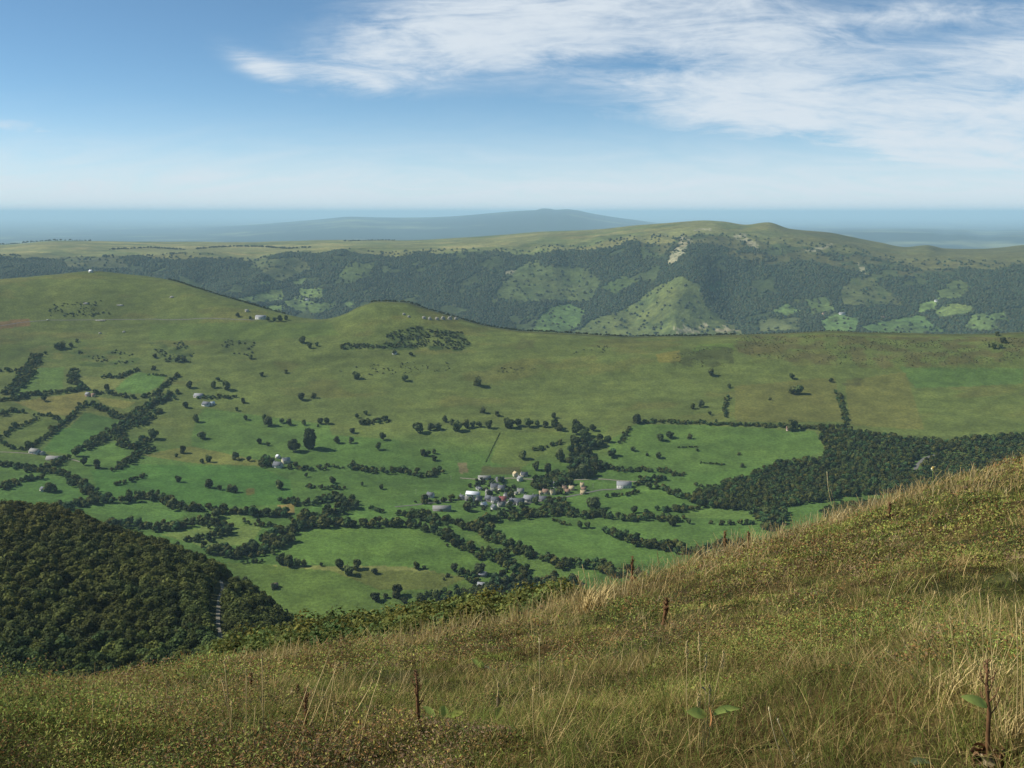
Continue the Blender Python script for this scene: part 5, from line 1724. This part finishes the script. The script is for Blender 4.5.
def dock(u, v, hpx, du, label, green=None, dead=0, dl=None, head=True, group=None, name='dock_plant', thick=1.0):
    p = gp(u, v)
    d = float(np.linalg.norm(p))
    root = empty(name, p)
    tag(root, label, 'plant', group)
    tip = stalk_to(p, du, hpx, d)
    g = random.Random(int(u * 7 + v))
    pts = [np.array([0, 0, -0.03])] + [tip * t + np.array([g.uniform(-1, 1), g.uniform(-1, 1), 0]) * 0.012 * np.linalg.norm(tip) for t in (0.25, 0.5, 0.75)] + [tip]
    w = px(2.7, d) * thick * 0.5
    mb = MB(); mb.tube(pts, [w * 1.25, w * 1.05, w, w * 0.75, w * 0.35], 8)
    mb.build('stem', M_STEM, root, smooth=True)
    if head:
        mb = MB()
        for k in range(46):
            t = g.uniform(0.5, 1.0)
            q = tip * t + np.array([g.uniform(-1, 1), g.uniform(-1, 1), g.uniform(-.5, .5)]) * w * 1.2
            s = w * g.uniform(0.4, 0.9)
            mb.tube([q, q + np.array([g.uniform(-1, 1), g.uniform(-1, 1), 1.2]) * s], [s * 0.5, s * 0.15], 5)
        Lh = float(np.linalg.norm(tip))
        for k in range(7):
            q0 = tip * (0.45 + 0.07 * k)
            a = 2.4 * k + g.uniform(-.4, .4)
            q1 = q0 + np.array([math.cos(a) * 0.10, math.sin(a) * 0.10, 0.15 + 0.05 * g.random()]) * Lh * (1.1 - 0.09 * k)
            mb.tube([q0, (q0 + q1) / 2 + np.array([math.cos(a), math.sin(a), -0.4]) * 0.015 * Lh, q1], [w * .38, w * .3, w * .15], 5)
            for m_k in range(9):
                qq = q0 + (q1 - q0) * g.uniform(0.35, 1.0) + np.array([g.uniform(-1, 1), g.uniform(-1, 1), g.uniform(-1, 1)]) * w * 0.5
                s = w * g.uniform(0.35, 0.7)
                mb.tube([qq, qq + np.array([g.uniform(-1, 1), g.uniform(-1, 1), 1.0]) * s], [s * 0.5, s * 0.15], 4)
        mb.build('seed_head', M_RUST, root)
    for (t, ang, ln, wd) in green or []:
        mb = MB(); mb.leaf(tip * t, (math.cos(ang), -0.25, math.sin(ang)), px(ln, d), px(wd, d), curl=0.35, twist=0.95)
        mb.build('leaf', M_LEAF, root, smooth=True)
    for k in range(dead):
        a = g.uniform(0, 6.28)
        mb = MB(); mb.leaf((g.uniform(-1, 1) * px((dl or 42) * .5, d), g.uniform(-.5, .5) * px((dl or 42) * .5, d), 0.02), (math.cos(a), math.sin(a) * 0.6, g.uniform(0.25, 0.9)), px(g.uniform(.5, 1) * (dl or 42), d), px(g.uniform(.3, .42) * (dl or 42), d), curl=g.uniform(1.2, 3.2), twist=g.uniform(-1.6, 1.6), seg=8, ruffle=0.35, rnd=g)
        mb.build('dead_leaf', M_DEAD if g.random() < 0.7 else M_DEADP, root, smooth=True)
    return root


dock(989, 764, 88, -9, 'thick brown dock stem with curled dead leaves at its foot, bottom right', green=[(0.55, 2.55, 27, 9)], dead=30, dl=20, thick=1.35)
dock(420, 737, 62, -3, 'single upright dark reddish brown dock stem in the near turf', dl=16, green=[(0.3, 0.15, 20, 7)], dead=2, thick=1.2)
dock(305, 742, 50, 3, 'reddish dried dock among the tall straw stalks at lower left', dl=16, dead=4, thick=1.0)
dock(632, 581, 26, 0, 'rust brown dried dock on the edge of the slope right of the pale tuft', dl=9, dead=2, thick=0.75, group='dried docks along the edge')
dock(725, 557, 24, -1, 'rust red dried dock standing against the lower right field', dl=9, dead=2, thick=0.75, group='dried docks along the edge')
dock(748, 549, 16, 0, 'smaller rust red dock right of the one against the field', dl=9, dead=1, thick=0.75, group='dried docks along the edge')
dock(889, 518, 14, 0, 'orange brown dried dock on the edge at right', dl=9, dead=4, thick=0.75, group='dried docks along the edge')
dock(664, 626, 26, 2, 'orange brown dried dock with a pale leaf in the middle of the slope', dl=9, dead=5, thick=1.3)
dock(251, 692, 18, 1, 'dark thin dried dock at left between straw stalks', dl=8, dead=1, thick=0.9)
dock(297, 694, 8, 1, 'short brown dock stub in the left turf', dl=8, dead=3, thick=0.9)


def leafy(u, v, leaves, label, mats, name='broad_leaved_plant', stems=()):
    """leaves: (du, dv, angle, length px, width px, which material, curl)"""
    p = gp(u, v)
    d = float(np.linalg.norm(p))
    root = empty(name, p)
    tag(root, label, 'plant')
    for (du, dv, du2, bend) in stems:
        tip = stalk_to(p, du2, dv, d)
        o0 = np.array([px(du, d), 0, 0])
        mb = MB(); mb.tube([o0 + np.array([0, 0, -0.02]), o0 + (tip - o0) * 0.5 + np.array([px(bend, d), 0, 0]), tip], [px(0.9, d) * .42, px(0.8, d) * .42, px(0.5, d) * .42], 6)
        mb.build('stem', M_STRAW, root, smooth=True)
        mb = MB()
        g = random.Random(int(u + du2))
        for k in range(12):
            q = tip - np.array([0, 0, px(1.4 * k, d)]) + np.array([g.uniform(-1, 1) * px(.8, d), 0, 0])
            mb.tube([q, q + np.array([px(g.uniform(-1.5, 1.5), d), 0, px(2.5, d)])], [px(.7, d), px(.2, d)], 5)
        mb.build('seed_head', M_STRAW, root)
    for (du, dv, ang, ln, wd, mt, curl) in leaves:
        b = np.array([px(du, d), -0.01, px(dv, d) * 1.05])
        mb = MB(); mb.leaf(b, (math.cos(ang), -0.35, math.sin(ang)), px(ln, d), px(wd, d) * 1.1, curl=curl * 0.6, twist=0.95, seg=8)
        mb.build('leaf', mats[mt], root, smooth=True)
    return root


MS_ = {'g': M_LEAF, 'y': M_LEAFY, 'p': M_LEAFP, 'd': M_DEADP, 'o': M_ORANGE}
leafy(703, 758, [(1, 42, 2.7, 20, 9, 'g', 0.4), (8, 42, 0.75, 30, 11, 'g', 0.5), (3, 50, -1.3, 20, 5, 'o', 0.6), (0, 62, 1.8, 10, 5, 'd', 0.6)], 'tall plant with two spread green leaves and yellowed flower stems', MS_,
      stems=[(0, 66, 4, 1), (1, 58, -6, 1), (-10, 105, -18, -3), (-5, 112, -7, 2), (0, 94, -1, 1), (3, 96, 15, -2)])
leafy(438, 722, [(-2, 4, 2.0, 20, 8, 'g', 0.4), (3, 4, 1.3, 22, 9, 'g', 0.3), (7, 4, 0.7, 22, 8, 'g', 0.4), (0, 2, 2.7, 18, 7, 'y', 0.5), (4, -2, -0.9, 20, 6, 'p', 0.5), (14, 6, 0.9, 18, 7, 'y', 0.4)], 'low rosette of broad green leaves right of the brown dock stem', MS_)
leafy(484, 670, [(-3, 3, 2.1, 14, 5, 'g', 0.4), (0, 3, 0.1, 16, 7, 'p', 0.6), (-2, 2, 1.5, 12, 5, 'g', 0.3)], 'small rosette with one pale broad leaf shining in the turf', MS_)
leafy(358, 714, [(1, 0, 1.25, 20, 9, 'y', 0.3)], 'single upright yellowish green leaf left of the brown dock stem', MS_)
leafy(494, 722, [(0, 2, 1.2, 26, 7, 'y', 0.3), (3, 16, 1.4, 18, 4, 'd', 0.4)], 'narrow upright yellowing leaf right of the green rosette', MS_, stems=[(3, 36, 4, 1)])
leafy(755, 684, [(-8, 0, 0.12, 22, 9, 'y', 0.4), (-10, -1, -0.1, 18, 8, 'o', 0.7)], 'yellow and orange leaf lying on dark heather at right centre', MS_)
leafy(640, 578, [(0, 0, 0.6, 12, 4, 'y', 0.4), (1, 2, 1.2, 12, 4, 'y', 0.4), (-2, 0, 2.4, 9, 4, 'o', 0.6)], 'yellow bracken-like tuft near the edge right of the pale tuft', MS_)
leafy(145, 690, [(0, 0, 1.7, 9, 4, 'd', 1.2), (0, 0, 0.3, 7, 4, 'd', 1.2)], 'pale curled dead leaf in the turf at far left', MS_, name='dead_leaf_curl')
leafy(232, 661, [(0, 0, 0.1, 9, 4, 'd', 0.8), (1, 1, 2.6, 8, 4, 'd', 0.8)], 'pale dead leaf on the edge below the wooded hill', MS_, name='dead_leaf_curl')
leafy(908, 764, [(0, 0, 0.7, 22, 14, 'p', 0.6), (4, -2, 0.2, 18, 12, 'p', 0.6)], 'pale grey green leaf at the bottom edge left of the dead leaves', MS_)


def grass_tuft(u, v, stalks, label, spread=6, mat=None, blades_n=60, hpx=20, name='grass_tuft', cat='grass tuft', seedheads=True, wpx=1.0):
    p = gp(u, v)
    d = float(np.linalg.norm(p))
    root = empty(name, p)
    tag(root, label, cat)
    g = random.Random(int(u * 3 + v))
    mb = MB(); hb = MB()
    for (du, du2, dv, bend) in stalks:
        o0 = np.array([px(du, d), g.uniform(-1, 1) * px(3, d), 0])
        gz = float(ground_z(p[0] + o0[0], p[1] + o0[1])) - p[2]
        o0[2] = gz - 0.02
        tip = o0 + np.array([px(du2 - du, d), 0, px(dv, d) * 1.05])
        mid_ = (o0 + tip) / 2 + np.array([px(bend, d), 0, 0])
        q3 = o0 * 0.06 + mid_ * 0.44 + tip * 0.5 + np.array([px(bend * 0.3, d), 0, 0])
        w = px(wpx * 0.72, d) * 0.5
        mb.tube([o0, (o0 + mid_) / 2 + np.array([px(bend * .3, d), 0, 0]), mid_, q3, tip], [w, w, w * 0.9, w * 0.8, w * 0.6], 5)
        if seedheads and dv > 30:
            for k in range(10):
                t = k / 10
                q = tip * (1 - t * 0.22) + q3 * 0.22 * t
                mb.tube([q, q + np.array([g.uniform(-1, 1) * px(1.3, d), g.uniform(-1, 1) * px(1, d), px(2.4, d)])], [w * 0.9, w * 0.25], 4)
    mb.build('stalks', mat or M_STRAW, root, smooth=True)
    lb = MB()
    for k in range(blades_n):
        a = g.uniform(0, 6.28)
        b = np.array([g.uniform(-1, 1) * px(spread, d), g.uniform(-1, 1) * px(spread * 0.7, d), 0])
        b[2] = float(ground_z(p[0] + b[0], p[1] + b[1])) - p[2] - 0.01
        L = px(hpx, d) * g.uniform(0.5, 1.1)
        dirv = np.array([math.cos(a) * 0.35, math.sin(a) * 0.35, 1.0])
        dirv /= np.linalg.norm(dirv)
        q = b + dirv * L * 0.55
        tip = q + (dirv + np.array([math.cos(a) * 0.5, math.sin(a) * 0.5, -0.25])) * L * 0.45
        w = px(0.7, d) * 0.5
        s_ = np.array([math.cos(a + 1.57), math.sin(a + 1.57), 0])
        lb.add([b - s_ * w, b + s_ * w, q + s_ * w * 0.9, q - s_ * w * 0.9, tip + s_ * w * 0.2, tip - s_ * w * 0.2], [(0, 1, 2, 3), (3, 2, 4, 5)])
    lb.build('blades', mat or M_STRAW, root)
    return root


g = random.Random(77)
grass_tuft(592, 612, [(-4, -14, 44, -2), (-2, -16, 38, 1), (0, -4, 40, 1), (2, 2, 34, 1), (3, 8, 30, 2), (-3, -8, 30, 1), (4, 14, 26, 2), (1, -10, 46, 0)], 'pale tall grass tuft standing on the edge in front of the valley', 12, M_STRAW, 80, 34, seedheads=False)
grass_tuft(262, 768, [(-24, -32, 88, 2), (-20, -30, 104, -2), (-16, -10, 96, 1), (-2, 4, 110, 2), (6, 2, 70, 1), (-6, -4, 60, -2), (-34, -24, 70, 2)], 'left clump of tall straw-coloured seeding grass at the bottom edge', 26, M_STRAW, 70, 26, wpx=1.5)
grass_tuft(310, 766, [(-30, 30, 108, 4), (-20, 22, 116, -2), (-4, 26, 100, 5), (-24, 8, 66, 2), (0, 60, 84, 4), (-40, 2, 88, 3), (10, 24, 40, 1), (-12, 40, 60, 3)], 'middle clump of long leaning straw grass left of centre', 30, M_STRAW, 70, 24, wpx=1.5)
grass_tuft(350, 764, [(-8, 10, 46, 2), (12, 20, 34, 1), (-2, -14, 62, -2), (6, 32, 96, -3)], 'right clump of dry leaning stalks below the single yellow leaf', 20, M_STRAW, 50, 22, wpx=1.4)
grass_tuft(968, 690, [(0, -22, 70, -3), (4, -30, 64, -2), (6, -8, 82, -2), (12, 2, 92, 2), (16, 22, 84, 3), (20, 46, 90, 2), (24, 50, 60, 2), (-8, -60, 52, -4), (-12, -76, 46, -6), (2, -44, 60, -4), (10, -16, 84, 1)], 'wide spreading tuft of fine pale grass at right edge', 34, M_STRAW, 130, 44, wpx=0.9)
grass_tuft(1008, 740, [(0, -26, 130, -3), (6, -4, 120, 2), (10, 2, 104, 2), (-6, -22, 78, -2), (12, 20, 90, 2)], 'bundle of upright pale stalks behind the bottom right dock', 16, M_STRAW, 60, 40, wpx=1.3)
grass_tuft(800, 764, [(-8, -30, 60, -3), (4, -22, 46, -2)], 'two bent pale stalks in dark heather at lower right', 10, M_PALE, 24, 16, wpx=1.4)
grass_tuft(548, 748, [(-6, 26, 84, 2), (-10, -14, 64, -2), (0, 30, 60, 3)], 'long leaning stalk in the middle of the near turf', 12, M_STRAW, 30, 20, wpx=1.2)
grass_tuft(540, 700, [(0, -1, 62, 0)], 'lone straight straw stalk in the centre of the slope', 6, M_PALE, 20, 14, wpx=1.1)
grass_tuft(110, 760, [(-6, 14, 60, 2), (14, 4, 46, -2), (-20, -12, 50, 1), (20, 22, 70, 1)], 'thin straw grass at the bottom left corner', 22, M_STRAW, 50, 22, wpx=1.2)
grass_tuft(160, 720, [(-10, -24, 44, -2), (0, 8, 38, 2), (12, 4, 54, 1)], 'sparse straw stalks on the left of the slope', 22, M_STRAW, 50, 18, wpx=1.1)
grass_tuft(900, 640, [(0, -26, 30, 2), (8, 30, 44, 1), (-20, 20, 34, 2)], 'sparse leaning pale stalks right of the dark heather', 20, M_STRAW, 60, 22, wpx=0.9)
grass_tuft(840, 520, [(0, -14, 46, -3), (3, -10, 30, -1)], 'two long bent stalks rising over the right-hand wood', 8, M_PALE, 40, 12, seedheads=False, wpx=0.9)


def flower(u, v, hpx, size, label, petal, centre, n=9):
    p = gp(u, v)
    d = float(np.linalg.norm(p))
    root = empty('flower', p)
    tag(root, label, 'flower')
    h = px(hpx, d) * 1.05
    mb = MB(); mb.tube([(0, 0, -0.02), (px(0.6, d), 0, h * 0.5), (0, 0, h)], [px(.5, d) * .5, px(.45, d) * .5, px(.4, d) * .5], 6); mb.build('stem', M_LEAF, root, smooth=True)
    s = px(size, d) / 2
    mb = MB()
    for k in range(n):
        a = 2 * math.pi * k / n
        mb.leaf((0, -0.001, h), (math.cos(a), -0.55, math.sin(a) + 0.35), s, s * 0.6, curl=0.3, seg=4)
    mb.build('petals', petal, root, smooth=True)
    mb = MB(); mb.tube([(0, 0, h - s * .15), (0, -s * .3, h + s * 0.1), (0, -s * 0.42, h + s * .14)], [s * .2, s * 0.32, s * 0.12], 8); mb.build('flower_centre', centre, root, smooth=True)
    return root


flower(931.5, 488, 18, 5.5, 'pale yellow flower on a thin stem over the edge before the dark wood', M_YELP, M_YEL)
flower(361, 735, 13, 6.5, 'small bright yellow flower in the turf under the upright leaf', M_YEL, M_ORANGE)

# ------------------------------------------------------------------ picture
sc.view_settings.view_transform = 'Standard'
sc.view_settings.look = 'None'
sc.view_settings.exposure = 0.36
sc.view_settings.gamma = 1.0
sc.view_settings.use_curve_mapping = False
sc.cycles.use_denoising = True
sc.cycles.max_bounces = 6
sc.cycles.diffuse_bounces = 3
sc.cycles.volume_bounces = 2
sc.cycles.transmission_bounces = 3
sc.cycles.transparent_max_bounces = 4
sc.cycles.sample_clamp_indirect = 4.0
bpy.context.view_layer.update()
